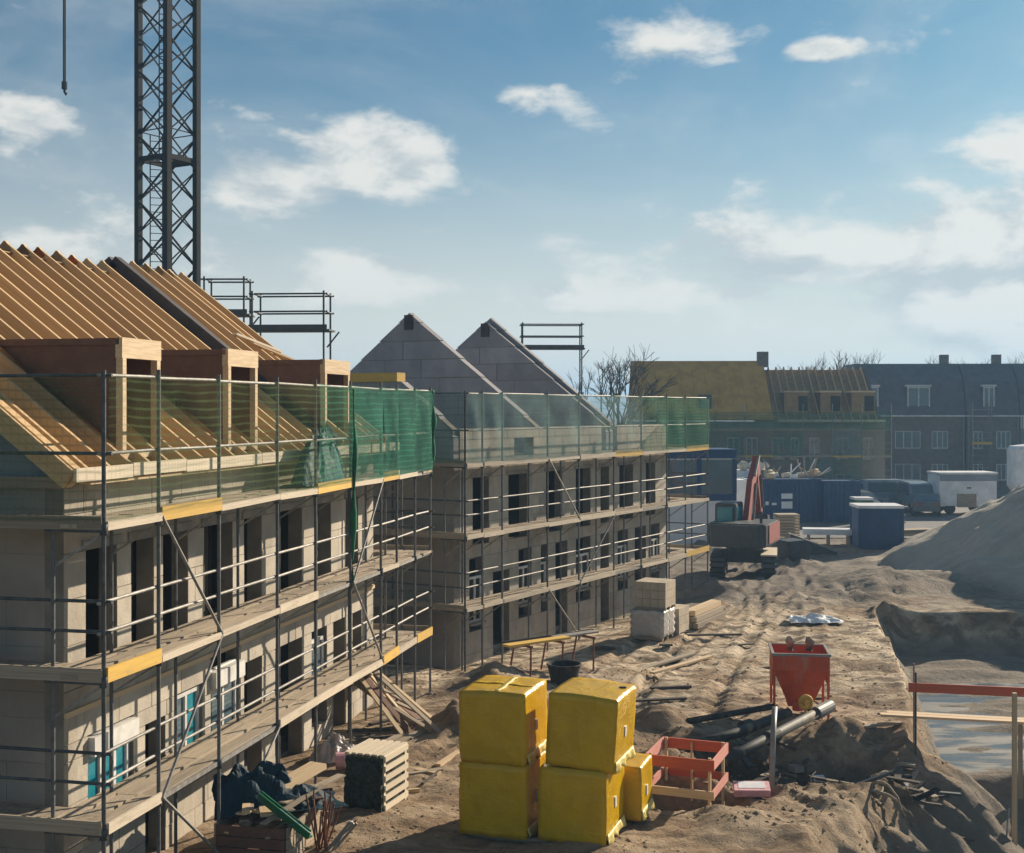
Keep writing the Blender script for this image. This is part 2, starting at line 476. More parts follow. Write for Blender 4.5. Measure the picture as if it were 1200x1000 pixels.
def ground_z(x, y):
    x = np.asarray(x, float); y = np.asarray(y, float)
    near = 1 - sst(62, 90, y)
    z = .16 * fbm(x, y, .35, 3) * near + (.13 * fbm(x, y, 1.1, 4) + .04 * fbm(x, y * 1.5, 4.3, 3)) * near
    # tyre ruts of site traffic running up to the yard, cleat marks across them
    fade = sst(24.5, 28, y) * (1 - sst(56, 64, y))
    for c0, dep, kx in ((.9, .085, .40), (3.6, .075, .33), (6.0, .05, .22)):
        for sd in (-.95, .95):
            q = x - (c0 + kx * (y - 30) + .35 * np.sin(y * .19 + c0) + sd)
            w = np.exp(-(q / .21) ** 4) * fade * np.clip(.7 + 1.2 * fbm(x, y, .25, 2), 0, 1.2)
            z = z - dep * w + .028 * w * np.sign(np.sin(y * 17 + q * 9)) + .045 * np.exp(-((np.abs(q) - .34) / .10) ** 2) * fade
    for hx, hy, hh, hr in HEAPS:
        d = np.hypot(x - hx, (y - hy)) / hr
        z = z + hh * np.exp(-d * d * 1.4) * (1 + .8 * fbm(x, y, 1.9, 3))
    # churned soil beside the pit
    ch = np.exp(-((x - 5.4) / 3.4) ** 2 - ((y - 25.2) / 3.0) ** 2)
    z = z - .18 * ch + ch * (.16 * fbm(x, y, 1.15, 3) + .20 * fbm(x, y, 3.1, 4))
    # trench round the pipes
    u = (x - 6.6) * .93 + (y - 26.7) * .37
    v = -(x - 6.6) * .37 + (y - 26.7) * .93
    tr = np.exp(-(u / 2.2) ** 4 - (v / 1.35) ** 4)
    z = z - 1.05 * tr * (1 + .8 * fbm(x, y, 2.2, 4))
    bx = np.exp(-((x - 3.4) / .75) ** 4 - ((y - 23.8) / .75) ** 4)
    z = z - .9 * bx
    # pit
    cx = np.interp(y, CR_Y, CR_X)
    d = x - cx + .55 * fbm(x, y, .7, 3) * sst(29.5, 27.5, y) + .12 * fbm(x, y, 1.4, 3)
    deep = sst(29.6, 27.6, y + .5 * fbm(x, y, .5, 2))
    zp = -1.37 - 1.0 * deep + .30 * fbm(x * .55, y * 1.4, .5, 5)
    wid = .75 + 2.3 * deep
    rim = np.exp(-((y - 28.9) / .7) ** 2) * .42 * sst(0, 2.0, d)
    t = np.clip(d / wid, 0, 1)
    t_ = t * (1 - t) * 4
    t = np.where(deep > .5, t ** .85, t ** .7)
    rill = deep * .60 * np.sin(np.pi * np.clip(d / wid, 0, 1)) * (fbm(x * .22, y * 1.25 + x * .35, 1.15, 4)) + deep * .10 * t_ * fbm(x, y, 2.6, 3)
    inside = (1 - sst(44.1, 44.6, y + .15 * fbm(x, y, .6, 2)))
    z = z + (zp + rim - z) * t * inside + rill * inside
    # spoil heap
    m = np.hypot((x - 29.9), (y - 56.5) * .92)
    hm = .58 * (12.6 - m) + .9 * fbm(x, y, .22, 4)
    sp = np.exp(-((x - 15.5) / 5) ** 2 - ((y - 52) / 3.2) ** 2) * .4
    hm = np.maximum(hm, 0) ** 1.0 * (1 + .12 * fbm(x, y, .9, 3))
    z = z + np.minimum(hm, 6.2 + .3 * fbm(x, y, .6, 3)) + sp * (1 + fbm(x, y, .5, 3))
    # flat under the two terraces
    for ox, oy, ex, ey, L, D, dz in ((-6.25, 17.86, .215, .977, 13.6, 10, -.05), (-1.655, 36.5, .508, .861, 15.2, 10, -.32)):
        uu = (x - ox) * ex + (y - oy) * ey
        vv = (x - ox) * ey - (y - oy) * ex
        w = sst(-1.8, -.4, uu) * sst(L + 1.8, L + .4, uu) * sst(2.6, 1.1, vv) * sst(-D - 1, -D, vv)
        z = z * (1 - w) + (dz + .05 * fbm(x, y, 1.5, 3)) * w
    return z


def gz(x, y): return float(ground_z(np.array([x]), np.array([y]))[0])


def axis(pts):
    out = []
    for a, b, st in pts:
        out += list(np.arange(a, b, st))
    return np.array(out + [pts[-1][1]])


def build_ground():
    xs = axis([(-2000, -200, 300), (-200, -40, 20), (-40, -12, 2), (-12, -4, .22), (-4, 13, .095), (13, 36, .25), (36, 60, 2), (60, 200, 20), (200, 2000, 300)])
    ys = axis([(-60, 10, 5), (10, 18, .5), (18, 32, .085), (32, 46, .14), (46, 72, .3), (72, 120, 3), (120, 300, 20), (300, 2700, 300)])
    X, Y = np.meshgrid(xs, ys)
    Z = ground_z(X, Y)
    n, mrow = len(xs), len(ys)
    co = np.stack([X.ravel(), Y.ravel(), Z.ravel()], 1)
    i = np.arange(n * mrow).reshape(mrow, n)
    q = np.stack([i[:-1, :-1], i[:-1, 1:], i[1:, 1:], i[1:, :-1]], -1).reshape(-1, 4)
    me = bpy.data.meshes.new('ground')
    me.vertices.add(len(co)); me.vertices.foreach_set('co', co.ravel())
    me.loops.add(q.size); me.loops.foreach_set('vertex_index', q.ravel())
    me.polygons.add(len(q)); me.polygons.foreach_set('loop_start', np.arange(0, q.size, 4))
    me.polygons.foreach_set('use_smooth', np.ones(len(q), bool))
    me.update(calc_edges=True)
    m = bpy.data.materials.new('site_soil')
    m.use_nodes = True
    g = NG(m.node_tree)
    b = m.node_tree.nodes['Principled BSDF']
    pos = g.n('ShaderNodeNewGeometry').outputs['Position']
    sp = g.n('ShaderNodeSeparateXYZ'); g.l(pos, sp.inputs[0])
    n1 = g.noise(pos, .55, 6, .6, .4)
    n2 = g.noise(pos, 3.2, 6, .65, .3)
    n3 = g.noise(g.vscale(pos, (1, 2.2, 1)), .9, 5, .6, .8)
    sand, brown, damp = (.66, .545, .40), (.35, .255, .165), (.13, .093, .063)
    c = g.mix(g.sm(n1, .38, .56), brown, sand)
    c = g.mix(g.m('MULTIPLY', g.sm(n3, .45, .60), .82), c, damp)
    c = g.mix(g.m('MULTIPLY', g.sm(n2, .50, .68), .6), c, (.15, .105, .07))
    fore = g.sm(g.m('ADD', sp.outputs[1], g.m('MULTIPLY', n1, 9.0)), 31.0, 41.0, 1.0, 0.0)
    c = g.mix(g.m('MULTIPLY', fore, .62), c, g.mix(g.sm(n2, .35, .65), (.17, .118, .076), (.33, .235, .150)))
    # topsoil ring (organic, dark) beside the pipes
    dx = g.m('MULTIPLY', g.m('SUBTRACT', sp.outputs[0], 6.0), 1 / 3.2)
    dy = g.m('MULTIPLY', g.m('SUBTRACT', sp.outputs[1], 26.2), 1 / 2.0)
    rr = g.m('ADD', g.m('MULTIPLY', dx, dx), g.m('MULTIPLY', dy, dy))
    top = g.m('MULTIPLY', g.sm(g.m('ADD', rr, g.m('MULTIPLY', n2, .9)), .75, 1.6, 1.0, 0.0), .9)
    c = g.mix(top, c, (.060, .043, .030))
    # cool grey subsoil on the pit floor and further up the site
    deep = g.sm(g.m('ADD', sp.outputs[2], g.m('MULTIPLY', n1, .4)), -.9, -.35, 1.0, 0.0)
    c = g.mix(g.m('MULTIPLY', deep, .8), c, (.19, .175, .15))
    hx = g.m('SUBTRACT', sp.outputs[0], 29.9); hy = g.m('SUBTRACT', sp.outputs[1], 56.5)
    hr = g.m('SQRT', g.m('ADD', g.m('MULTIPLY', hx, hx), g.m('MULTIPLY', hy, hy)))
    heap = g.sm(g.m('ADD', hr, g.m('MULTIPLY', n1, 3.0)), 13.0, 16.0, 1.0, 0.0)
    far = g.sm(g.m('ADD', sp.outputs[1], g.m('MULTIPLY', n1, 10)), 47, 55)
    grey = g.mix(g.sm(n2, .35, .65), (.15, .135, .12), (.24, .215, .185))
    c = g.mix(g.m('MULTIPLY', far, .85), c, grey)
    c = g.mix(g.m('MULTIPLY', heap, .9), c, g.mix(g.sm(n3, .35, .65), (.52, .465, .375), (.64, .575, .465)))
    g.l(c, b.inputs['Base Color'])
    b.inputs['Roughness'].default_value = .95
    b.inputs['Specular IOR Level'].default_value = .15
    bp = g.n('ShaderNodeBump'); bp.inputs['Strength'].default_value = 1.0; bp.inputs['Distance'].default_value = .12
    g.l(g.noise(pos, 4.2, 10, .72, .3), bp.inputs['Height'])
    g.l(bp.outputs[0], b.inputs['Normal'])
    me.materials.append(m)
    tag(link('ground', me), kind='structure')


build_ground()


def build_water():
    m = bpy.data.materials.new('pit_water'); m.use_nodes = True
    g = NG(m.node_tree); b = m.node_tree.nodes['Principled BSDF']
    pos = g.n('ShaderNodeNewGeometry').outputs['Position']
    f = g.sm(g.noise(g.vscale(pos, (.5, 1.6, 1)), .7, 4, .6, .5), .38, .6)
    g.l(g.mix(f, (.085, .085, .078), (.16, .155, .14)), b.inputs['Base Color'])
    g.l(g.sm(f, 0, 1, .20, .60), b.inputs['Roughness'])
    bp = g.n('ShaderNodeBump'); bp.inputs['Strength'].default_value = .25; bp.inputs['Distance'].default_value = .03
    g.l(g.noise(g.vscale(pos, (.8, 2.5, 1)), 2.2, 5, .6), bp.inputs['Height']); g.l(bp.outputs[0], b.inputs['Normal'])
    mb = MB()
    mb.add([(9, 29.2, -1.36), (30, 29.2, -1.36), (30, 39.5, -1.36), (12.3, 39.5, -1.36)], [(0, 1, 2, 3)])
    tag(mb.build('water', m), kind='structure')
    mb = MB()
    mb.add([(8, 70, .06), (70, 70, .06), (90, 112, .06), (8, 112, .06)], [(0, 1, 2, 3)])
    tag(mb.build('road', 'asphalt'), kind='structure')


build_water()


# ------------------------------------------------------------------ walls
def block_wall(par, org, ax, nrm, length, zcuts, openings, mat, thick=.3, blen=1.0, gap=.015, x0=0.0):
    """ax: unit direction along the wall, nrm: outward; openings (u0,u1,z0,z1).  Blocks proud of a mortar core."""
    ax, nrm, org = Vector(ax), Vector(nrm), Vector(org)
    core = MB()
    rz = math.atan2(ax.y, ax.x)
    for r, (za, zb) in enumerate(zip(zcuts[:-1], zcuts[1:])):
        cut = sorted((o[0], o[1]) for o in openings if o[2] < zb - .01 and o[3] > za + .01)
        segs, p = [], x0
        for a, b in cut:
            if a > p + .02: segs.append((p, a))
            p = max(p, b)
        if p < length - .02: segs.append((p, length))
        for a, b in segs:
            cc = org + ax * ((a + b) / 2) - nrm * (thick / 2 + .008); cc.z = (za + zb) / 2
            core.box(cc, (b - a - .006, thick - .01, zb - za), rz)
            edges = [a]
            e = (math.floor(a / blen) + (.5 if r % 2 else 0)) * blen
            while e < b:
                if e > a + .2 and e < b - .2: edges.append(e)
                e += blen
            edges.append(b)
            for s, t in zip(edges[:-1], edges[1:]):
                k = org + ax * ((s + t) / 2) - nrm * (thick / 2 + random.uniform(-.004, .004)); k.z = (za + zb) / 2
                box('block', k, (t - s - gap, thick, zb - za - gap), mat, par, rz)
    core.build('mortar_core', 'mortar', par)


def window(par, org, ax, nrm, u0, u1, z0, z1, npane, film=(), inset=.1, glass='glass'):
    ax, nrm, org = Vector(ax), Vector(nrm), Vector(org)
    rz = math.atan2(ax.y, ax.x)
    fr = MB()
    def at(u, z, dep):
        p = org + ax * u - nrm * dep; p.z = z
        return p
    w = .07
    for z in (z0 + w / 2, z1 - w / 2): fr.box(at((u0 + u1) / 2, z, inset), (u1 - u0, .08, w), rz)
    step = (u1 - u0 - w) / npane
    for i in range(npane + 1): fr.box(at(u0 + w / 2 + i * step, (z0 + z1) / 2, inset), (w, .08, z1 - z0 - 2 * w), rz)
    f = fr.build('window', 'frame', par)
    for i in range(npane):
        box('pane', at(u0 + w / 2 + (i + .5) * step, (z0 + z1) / 2, inset + .01), (step - w + .004, .02, z1 - z0 - 2 * w + .004), 'tglass' if i in film else glass, f, rz)
    box('sill', at((u0 + u1) / 2, z0 - .035, inset - .09), (u1 - u0 + .06, .2, .07), 'slab', f, rz)
    return f


AX, OUT = (1, 0, 0), (0, -1, 0)
AW, EAVE_A, RIDGE_A = 13.45, 6.22, 10.36

# ------------------------------------------------------------------ terrace A (left foreground)
A_LOC, A_RZ = (-6.25, 17.86, 0), math.atan2(.977, .215)
A = thing('terraced_house_block', 'near terrace shell with bare timber rafters and three boxed dormers, left foreground', 'house', A_LOC, A_RZ)


def build_A():
    up = [(.57, 1.43), (1.86, 2.56), (2.87, 3.74), (4.34, 5.5), (6.0, 6.8), (7.6, 8.85), (9.6, 10.55), (11.5, 12.35)]
    ops = [(a, b, 3.12, 5.05) for a, b in up]
    low = [(.62, 1.94, .9, 2.37), (2.3, 2.95, 0, 2.12), (3.28, 4.3, .9, 2.37), (4.6, 5.84, 1.0, 2.55), (6.0, 6.8, 0, 2.3), (7.45, 8.85, 0, 2.3),
           (9.39, 10.3, .3, 2.2), (10.7, 11.45, 0, 2.2), (11.95, 12.6, .9, 2.25)]
    ops += low
    zc = [-.25, .3, .9, 1.5, 2.12, 2.37, 2.75, 3.12, 3.75, 4.4, 5.05, 5.6, 6.02]
    block_wall(A, (0, 0, 0), AX, OUT, AW, zc, ops, 'block')
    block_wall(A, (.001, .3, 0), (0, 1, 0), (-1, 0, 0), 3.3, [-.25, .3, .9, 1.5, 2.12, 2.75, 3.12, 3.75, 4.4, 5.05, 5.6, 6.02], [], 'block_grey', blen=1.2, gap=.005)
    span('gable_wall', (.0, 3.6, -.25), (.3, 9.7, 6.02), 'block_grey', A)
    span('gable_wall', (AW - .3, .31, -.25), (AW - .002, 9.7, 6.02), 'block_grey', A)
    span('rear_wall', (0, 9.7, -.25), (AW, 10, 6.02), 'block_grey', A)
    for x in (5.03, 10.07): span('party_wall', (x - .12, .31, -.2), (x + .12, 9.69, 6.0), 'inner', A)
    for z in (-.02, 2.85, 5.62): span('floor_slab', (.31, .31, z - .2), (AW - .31, 9.69, z), 'slab', A)
    for x in (2.15, 4.05, 7.1, 9.2, 11.1): span('inner_partition', (x - .05, 1.2, 0), (x + .05, 4.19, 5.4), 'inner', A)
    span('inner_partition', (.31, 4.2, 0), (AW - .31, 4.3, 5.4), 'inner', A)
    span('sun_line_strip', (-.02, -.04, 2.76), (AW, -.012, 2.84), 'timber', A)  # pale strip paints the line of sun falling through the deck gap
    # timber cills and lintels
    for a, b in up:
        span('lintel', (a - .12, -.035, 5.06), (b + .12, .2, 5.2), 'slab', A)
    window(A, (0, 0, 0), AX, OUT, .66, 1.90, .93, 2.33, 3, (0, 1, 2))
    window(A, (0, 0, 0), AX, OUT, 3.30, 4.28, .93, 2.33, 2, (1,))
    window(A, (0, 0, 0), AX, OUT, 4.65, 5.80, 1.05, 2.50, 2, ())
    window(A, (0, 0, 0), AX, OUT, 9.42, 10.27, .95, 2.16, 1, ())
    # protruding white shutter boxes over the windows
    for a, b, z in ((.62, 1.94, 2.06), (4.6, 5.84, 2.2)):
        span('shutter_box', (a + .02, -.10, z), (b - .02, .06, z + .28), 'frame', A)
    # roof: rafters from eave to ridge
    k = (RIDGE_A - EAVE_A) / 5.35
    th = math.atan(k)
    def roofz(y): return EAVE_A + k * (y + .35)
    n = Vector((0, -math.sin(th), math.cos(th)))
    xs = [0.05 + i * .6 for i in range(17)] + [10.42 + i * .6 for i in range(6)]
    for i, x in enumerate(xs):
        dz = (.16 if x > 10.1 else 0) + random.uniform(-.02, .02)
        x += random.uniform(-.05, .05)
        y0 = -.35 + random.uniform(-.01, .01)
        p = Vector((x, y0, roofz(y0) + dz)) - n * .1
        q = Vector((x, 5.06, roofz(5.0) + dz)) - n * .1
        beam('rafter', p, q, .07, .24, 'rafter', A)
        p2, q2 = Vector((x, 10.35, p.z)), Vector((x, 4.94, q.z))
        beam('rafter', p2, q2, .07, .24, 'rafter', A)
    # sheathing under the rafters, board by board
    for i in range(14):
        x0, x1 = i * .96, min((i + 1) * .96, AW) - .012
        for s in (0, 1):
            a, b = (-.28, 4.98)
            pa, pb = Vector(((x0 + x1) / 2, a, roofz(a))) - n * .29, Vector(((x0 + x1) / 2, b, roofz(b))) - n * .29
            if s:
                pa.y, pb.y = 10 - pa.y, 10 - pb.y
            beam('sheathing_board', pa, pb, x1 - x0, .03, 'sheath', A)
    beam('ridge_beam', (0, 5, RIDGE_A - .36), (AW + .6, 5, RIDGE_A - .36), .08, .3, 'rafter', A)
    beam('loose_batten', (11.6, 2.75, roofz(2.75) + .22), (13.2, 2.3, roofz(2.3) + .22), .12, .05, 'whitewood', A)
    beam('loose_batten', (12.0, 2.5, roofz(2.5) + .22), (13.4, 2.05, roofz(2.05) + .22), .10, .04, 'timber', A)
    # party wall upstand clad in dark membrane
    for y0, y1 in ((-.2, 5.03),):
        p, q = Vector((10.16, y0, roofz(y0))) + n * .02, Vector((10.16, y1, roofz(y1))) + n * .02
        beam('party_upstand', p, q, .26, .3, 'membrane', A)
        p.y, q.y = 10 - p.y, 10 - q.y
        beam('party_upstand', p, q, .26, .3, 'membrane', A)
    # gable end: foil-faced triangle, verge rafters
    mb = MB()
    mb.prism([(-.1, 6.03), (10.1, 6.03), (5, roofz(5) - .35)], 'x', .06, .24)
    mb.build('gable_panel', 'bluegrey', A)
    mb = MB()
    mb.prism([(-.1, 6.03), (10.1, 6.03), (5, roofz(5) - .35)], 'x', AW - .24, AW - .06)
    mb.build('gable_panel', 'bluegrey', A)
    for x, w in ((-.16, .16), (-.32, .05)):
        p, q = Vector((x, -.35, roofz(-.35))) - n * .13, Vector((x, 5, roofz(5))) - n * .13
        beam('verge_board', p, q, w, .28, 'rafter', A)
        p.y, q.y = 10 - p.y, 10 - q.y
        beam('verge_board', p, q, w, .28, 'rafter', A)
    span('gable_sill', (-.10, -.2, 5.98), (.0, 9.9, 6.14), 'oldwood', A)
    # fascia boards along the eave
    fx = [-.35, 1.2, 2.9, 4.1, 5.9, 7.7, 9.0, 10.95, 12.3, 14.3]
    for a, b in zip(fx[:-1], fx[1:]):
        dz = random.uniform(-.015, .015)
        span('fascia_board', (a + .01, -.40, EAVE_A - .13 + dz), (b - .01, -.352, EAVE_A + .06 + dz), 'whitewood', A)
    for i in range(8):
        a = .1 + i * 1.68
        span('soffit_board', (a, -.35, 6.03), (a + 1.66, .05, 6.06), 'timber', A)
    # dormers
    for x0, x1 in ((1.52, 2.68), (5.22, 6.48), (10.12 - .05, 11.62)):
        zt, yf = 8.12, -.02
        yb = (zt - EAVE_A) / k - .35 - .05
        d = thing('dormer', None, None)
        d.parent = A
        zb = roofz(yf) - .02
        for x in (x0, x1 - .06):
            mb = MB()
            mb.prism([(yf + .08, zb + .06), (yf + .08, zt - .05), (yb, zt - .05)], 'x', x + .004, x + .056)
            mb.build('cheek', 'osb', d)
        span('dormer_roof', (x0 - .03, yf + .02, zt - .06), (x1 + .03, yb + .12, zt + .04), 'osb', d)
        fm = MB()
        for x in (x0 + .045, x1 - .045): fm.span((x - .055, yf - .03, zb - .05), (x + .055, yf + .08, zt - .26))
        fm.span((x0 - .03, yf - .032, zt - .26), (x1 + .03, yf + .082, zt + .05))
        fm.span((x0, yf - .03, zb - .12), (x1, yf + .10, zb - .02))
        fm.build('front_frame', 'timber', d)
        span('back_board', (x0 + .06, yf + 1.0, zb), (x1 - .06, yf + 1.04, zt - .06), 'osb', d)


build_A()


# ------------------------------------------------------------------ scaffolds
def net_panel(par, p, q, z0, z1, out, mat, name='net_panel'):
    nx, nz = 12, 9
    p, q, out = Vector(p), Vector(q), Vector(out)
    mb = MB()
    ph = random.random() * 10
    vs = []
    for j in range(nz + 1):
        for i in range(nx + 1):
            s, t = i / nx, j / nz
            b = p.lerp(q, s)
            sag = .05 * math.sin(math.pi * s) * math.sin(math.pi * t) + .018 * math.sin(9 * s + ph + 4 * t) * math.sin(math.pi * t)
            vs.append((*(b + out * sag).xy, z0 + (z1 - z0) * t - .03 * math.sin(math.pi * s) * t))
    mb.add(vs, [(j * (nx + 1) + i, j * (nx + 1) + i + 1, (j + 1) * (nx + 1) + i + 1, (j + 1) * (nx + 1) + i) for j in range(nz) for i in range(nx)])
    return mb.build(name, mat, par, smooth=True)


def scaffold(par, us, vo, vi, levels, ztop, zb, toes, braces, nets, rails, end_lo, end_hi, mat_end='dsteel', net_top=True, brk_every=1):
    """runs along local x at outer offset vo (negative y) with inner posts at vi; toes[(level,bay)] overrides a toe board"""
    for i, u in enumerate(us):
        b = zb(u, vo)
        tube('pole', (u, vo, b), (u, vo, ztop + random.uniform(-.03, .06)), .03, 'dsteel' if i in (0,) else 'pole', par)
        box('base_plate', (u, vo, b + .01), (.16, .16, .02), 'steel', par)
        tube('pole', (u, vi, zb(u, vi)), (u, vi, levels[-1] + .02), .028, 'pole', par)
        for z in levels:
            beam('transom', (u, vo, z - .06), (u, vi + .12, z - .06), .05, .06, 'dsteel', par)
            tube('coupler', (u, vo, z - .12), (u, vo, z + .02), .055, 'dsteel', par)
            if i % brk_every == 0:
                beam('bracket', (u + .02, vo + .02, z - .10), (u + .02, vi, z - .55), .03, .03, 'steel', par)
    for li, z in enumerate(levels):
        for i, (a, b) in enumerate(zip(us[:-1], us[1:])):
            ys = np.linspace(vo + .16, vi + .03, 3)
            for y in ys:
                e = random.uniform(-.04, .04)
                span('deck_board', (a - .05 + e, y - .12, z - .03 + random.uniform(-.006, .006)), (b + .02 + e, y + .12, z + .025 + random.uniform(-.004, .01)), 'deckwood', par)
            tm = toes.get((li, i), 'toewood')
            hh = .2 if tm == 'yellow' else random.choice((.10, .12, .15))
            lo_ = z - .06 + hh / 2
            if tm and (tm == 'yellow' or random.random() > .12): beam('toe_board', (a + .01, vo - .045 + random.uniform(-.012, .012), lo_ + random.uniform(-.015, .015)), (b - .01, vo - .045 + random.uniform(-.012, .012), lo_ + random.uniform(-.02, .02)), .035, hh, tm, par)
            beam('deck_edge', (a + .02, vo + .01, z - .035), (b - .02, vo + .01, z - .035), .04, .07, 'steel', par)
            for h in rails[li]:
                s = random.uniform(-.012, .012)
                tube('guard_rail', (a - .08, vo - .0 + .035, z + h + s), (b + .08, vo + .035, z + h + random.uniform(-.012, .012)), .024, 'steel', par)
    for (i, l0, j, l1) in braces:
        zz = [zb(us[i], vo) + .1] + [z for z in levels] + [ztop - .1]
        tube('brace', (us[i], vo - .06, zz[l0]), (us[j], vo - .06, zz[l1]), .024, 'steel', par)
    for i, (a, b) in enumerate(zip(us[:-1], us[1:])):
        nm = nets.get(i, nets.get('*'))
        if nm: net_panel(par, (a, vo - .07, 0), (b, vo - .07, 0), levels[-1] + .04, ztop - .05, (0, -1, 0), nm)
    # returns round the two ends
    for u, ydeck, vs, netm in (end_lo, end_hi):
        if not vs: continue
        full = [vo] + vs
        for v in vs:
            tube('pole', (u, v, zb(u, v)), (u, v, ztop), .03, mat_end, par)
        d0, d1 = sorted((u, ydeck))
        for li, z in enumerate(levels):
            for a, b in zip(full[:-1], full[1:]):
                for xx in np.linspace(d0 + .14, d1 - .14, 3):
                    span('deck_board', (xx - .12, a - .04, z - .03), (xx + .12, b + .03, z + .025), 'deckwood', par)
                side = -1 if u < ydeck else 1
                beam('toe_board', (u + side * .045, a, z + .04), (u + side * .045, b, z + .04), .035, .18, 'oldwood', par)
                for h in rails[li]:
                    tube('guard_rail', (u - side * .035, a - .1, z + h), (u - side * .035, b + .1, z + h), .024, mat_end, par)
                if li == len(levels) - 1 and netm:
                    net_panel(par, (u + side * .07, a, 0), (u + side * .07, b, 0), z + .04, ztop - .05, (side, 0, 0), netm)


def frame_ground(loc, rz):
    c, s = math.cos(rz), math.sin(rz)
    return lambda u, v: gz(loc[0] + c * u - s * v, loc[1] + s * u + c * v) - .02


SA = thing('scaffold', 'tube scaffold with green net and plank decks along the near timber-roofed terrace', 'scaffold', A_LOC, A_RZ, 'scaffolds against the terraces')
UA = [-.845, .64, 2.6, 4.93, 6.77, 8.73, 10.7, 11.85, 13.28, 14.6]
zA = frame_ground(A_LOC, A_RZ)
scaffold(SA, UA, -1.10, -.36, [1.55, 3.55, 5.55], 7.62, zA,
         {(1, 0): 'yellow', (2, 1): 'yellow', (2, 4): 'yellow', (2, 6): 'yellow', (0, 6): 'yellow', (0, 8): 'yellow', (0, 5): 'toewood'},
         [(1, 3, 2, 2), (2, 2, 1, 1), (1, 1, 2, 0), (6, 3, 5, 2), (5, 2, 6, 1), (3, 1, 2, 0)],
         {'*': 'net_thin', 2: 'net_thin', 3: 'net_thin', 4: 'net_mid', 5: 'net_dense', 6: 'net_dense', 7: 'net_dense', 8: 'net_dense'},
         [(.6, 1.0), (.6, 1.0), (.95, 1.98)], (-.845, -.1, [1.5, 4.0], 'net_thin'), (14.6, 13.85, [1.2, 3.3], 'net_dense'))
# rolled-up net strung down a post, and at the far corner
for u, z0, z1 in ((8.73, 3.55, 7.5), (14.62, 5.4, 7.55)):
    mb = MB()
    pts, rad = [], []
    for i in range(15):
        t = i / 14
        pts.append((u + .04 * math.sin(t * 9), -1.16 + .03 * math.cos(t * 7), z1 + (z0 - z1) * t))
        rad.append(.055 + .025 * math.sin(t * 17 + u) - .03 * (t > .9))
    mb.path(pts, rad, 9)
    mb.build('rolled_net', 'net_roll', SA, smooth=True)


def sheet(name, fn, mat, nu=14, nv=12, par=None, thick=.012):
    mb = MB()
    mb.add([fn(i / nu, j / nv) for j in range(nv + 1) for i in range(nu + 1)],
           [(j * (nu + 1) + i, j * (nu + 1) + i + 1, (j + 1) * (nu + 1) + i + 1, (j + 1) * (nu + 1) + i) for j in range(nv) for i in range(nu)])
    o = mb.build(name, mat, par, smooth=True)
    md = o.modifiers.new('thickness', 'SOLIDIFY'); md.thickness = thick
    return o



def bundle(name, mat, L, Wd, Hh, seed, par=None, peak=(.5, .5), hang=.0):
    """crumpled cloth: a noisy height field with pinched ridges, edges lying on what is below"""
    nu, nv = 46, 34
    u, v = np.meshgrid(np.linspace(0, 1, nu + 1), np.linspace(0, 1, nv + 1))
    du, dv = (u - peak[0]), (v - peak[1])
    v = v + .05 * fbm(u * 2 + seed, v * 2, 1.0, 2)
    r = np.hypot(du / max(peak[0], 1 - peak[0]), dv / max(peak[1], 1 - peak[1]))
    ang = np.arctan2(dv, du)
    body = np.clip(1 - r, 0, 1) ** .75
    a = fbm(u * 3 + seed, v * 3 + seed, 1.0, 4)
    rid = 1 - np.abs(2 * fbm(u * 4 + seed * 2, v * 2.2 + seed, 1.0, 3)) * 2
    fold = np.sin(ang * 7 + seed + 5 * a) * .10 * np.clip(r, 0, 1) * np.clip(1.3 - r, 0, 1)
    z = Hh * (body * (.85 + .5 * a) + .24 * rid * (body + .10) + fold * 1.5)
    z = np.maximum(z, .01 + .02 * rid)
    k = 1 + .20 * fbm(ang * 1.2 + seed, r * 1.5, 1.0, 3)
    x = du * L * k + .12 * L * a * body
    y = dv * Wd * k + .12 * Wd * fbm(u * 3 + 9 + seed, v * 3, 1.0, 3) * body
    mb = MB()
    n = nu + 1
    mb.add(np.stack([x, y, z], -1).reshape(-1, 3).tolist(),
           [(j * n + i, j * n + i + 1, (j + 1) * n + i + 1, (j + 1) * n + i) for j in range(nv) for i in range(nu)])
    o = mb.build(name, mat, par, smooth=False)
    md = o.modifiers.new('thickness', 'SOLIDIFY'); md.thickness = .012
    return o


# teal tarpaulin bunched on the top deck of the near scaffold
tp = bundle('tarpaulin', 'tarp', 1.9, .75, 1.15, 3.3, peak=(.58, .5))
tp.matrix_basis = Matrix.Translation(A_LOC) @ Matrix.Rotation(A_RZ, 4, 'Z') @ Matrix.Translation((7.9, -.74, 5.58))
tag(tp, 'teal tarpaulin bunched in a peak on the top scaffold deck', 'tarpaulin')

# ------------------------------------------------------------------ terrace B (middle)
B_LOC, B_RZ = (-1.655, 36.5, 0), math.atan2(.861, .508)
B = thing('terraced_house_block', 'grey terrace shell with tall bare party gables and no roof, behind yellow packs', 'house', B_LOC, B_RZ)
BW = 14.95


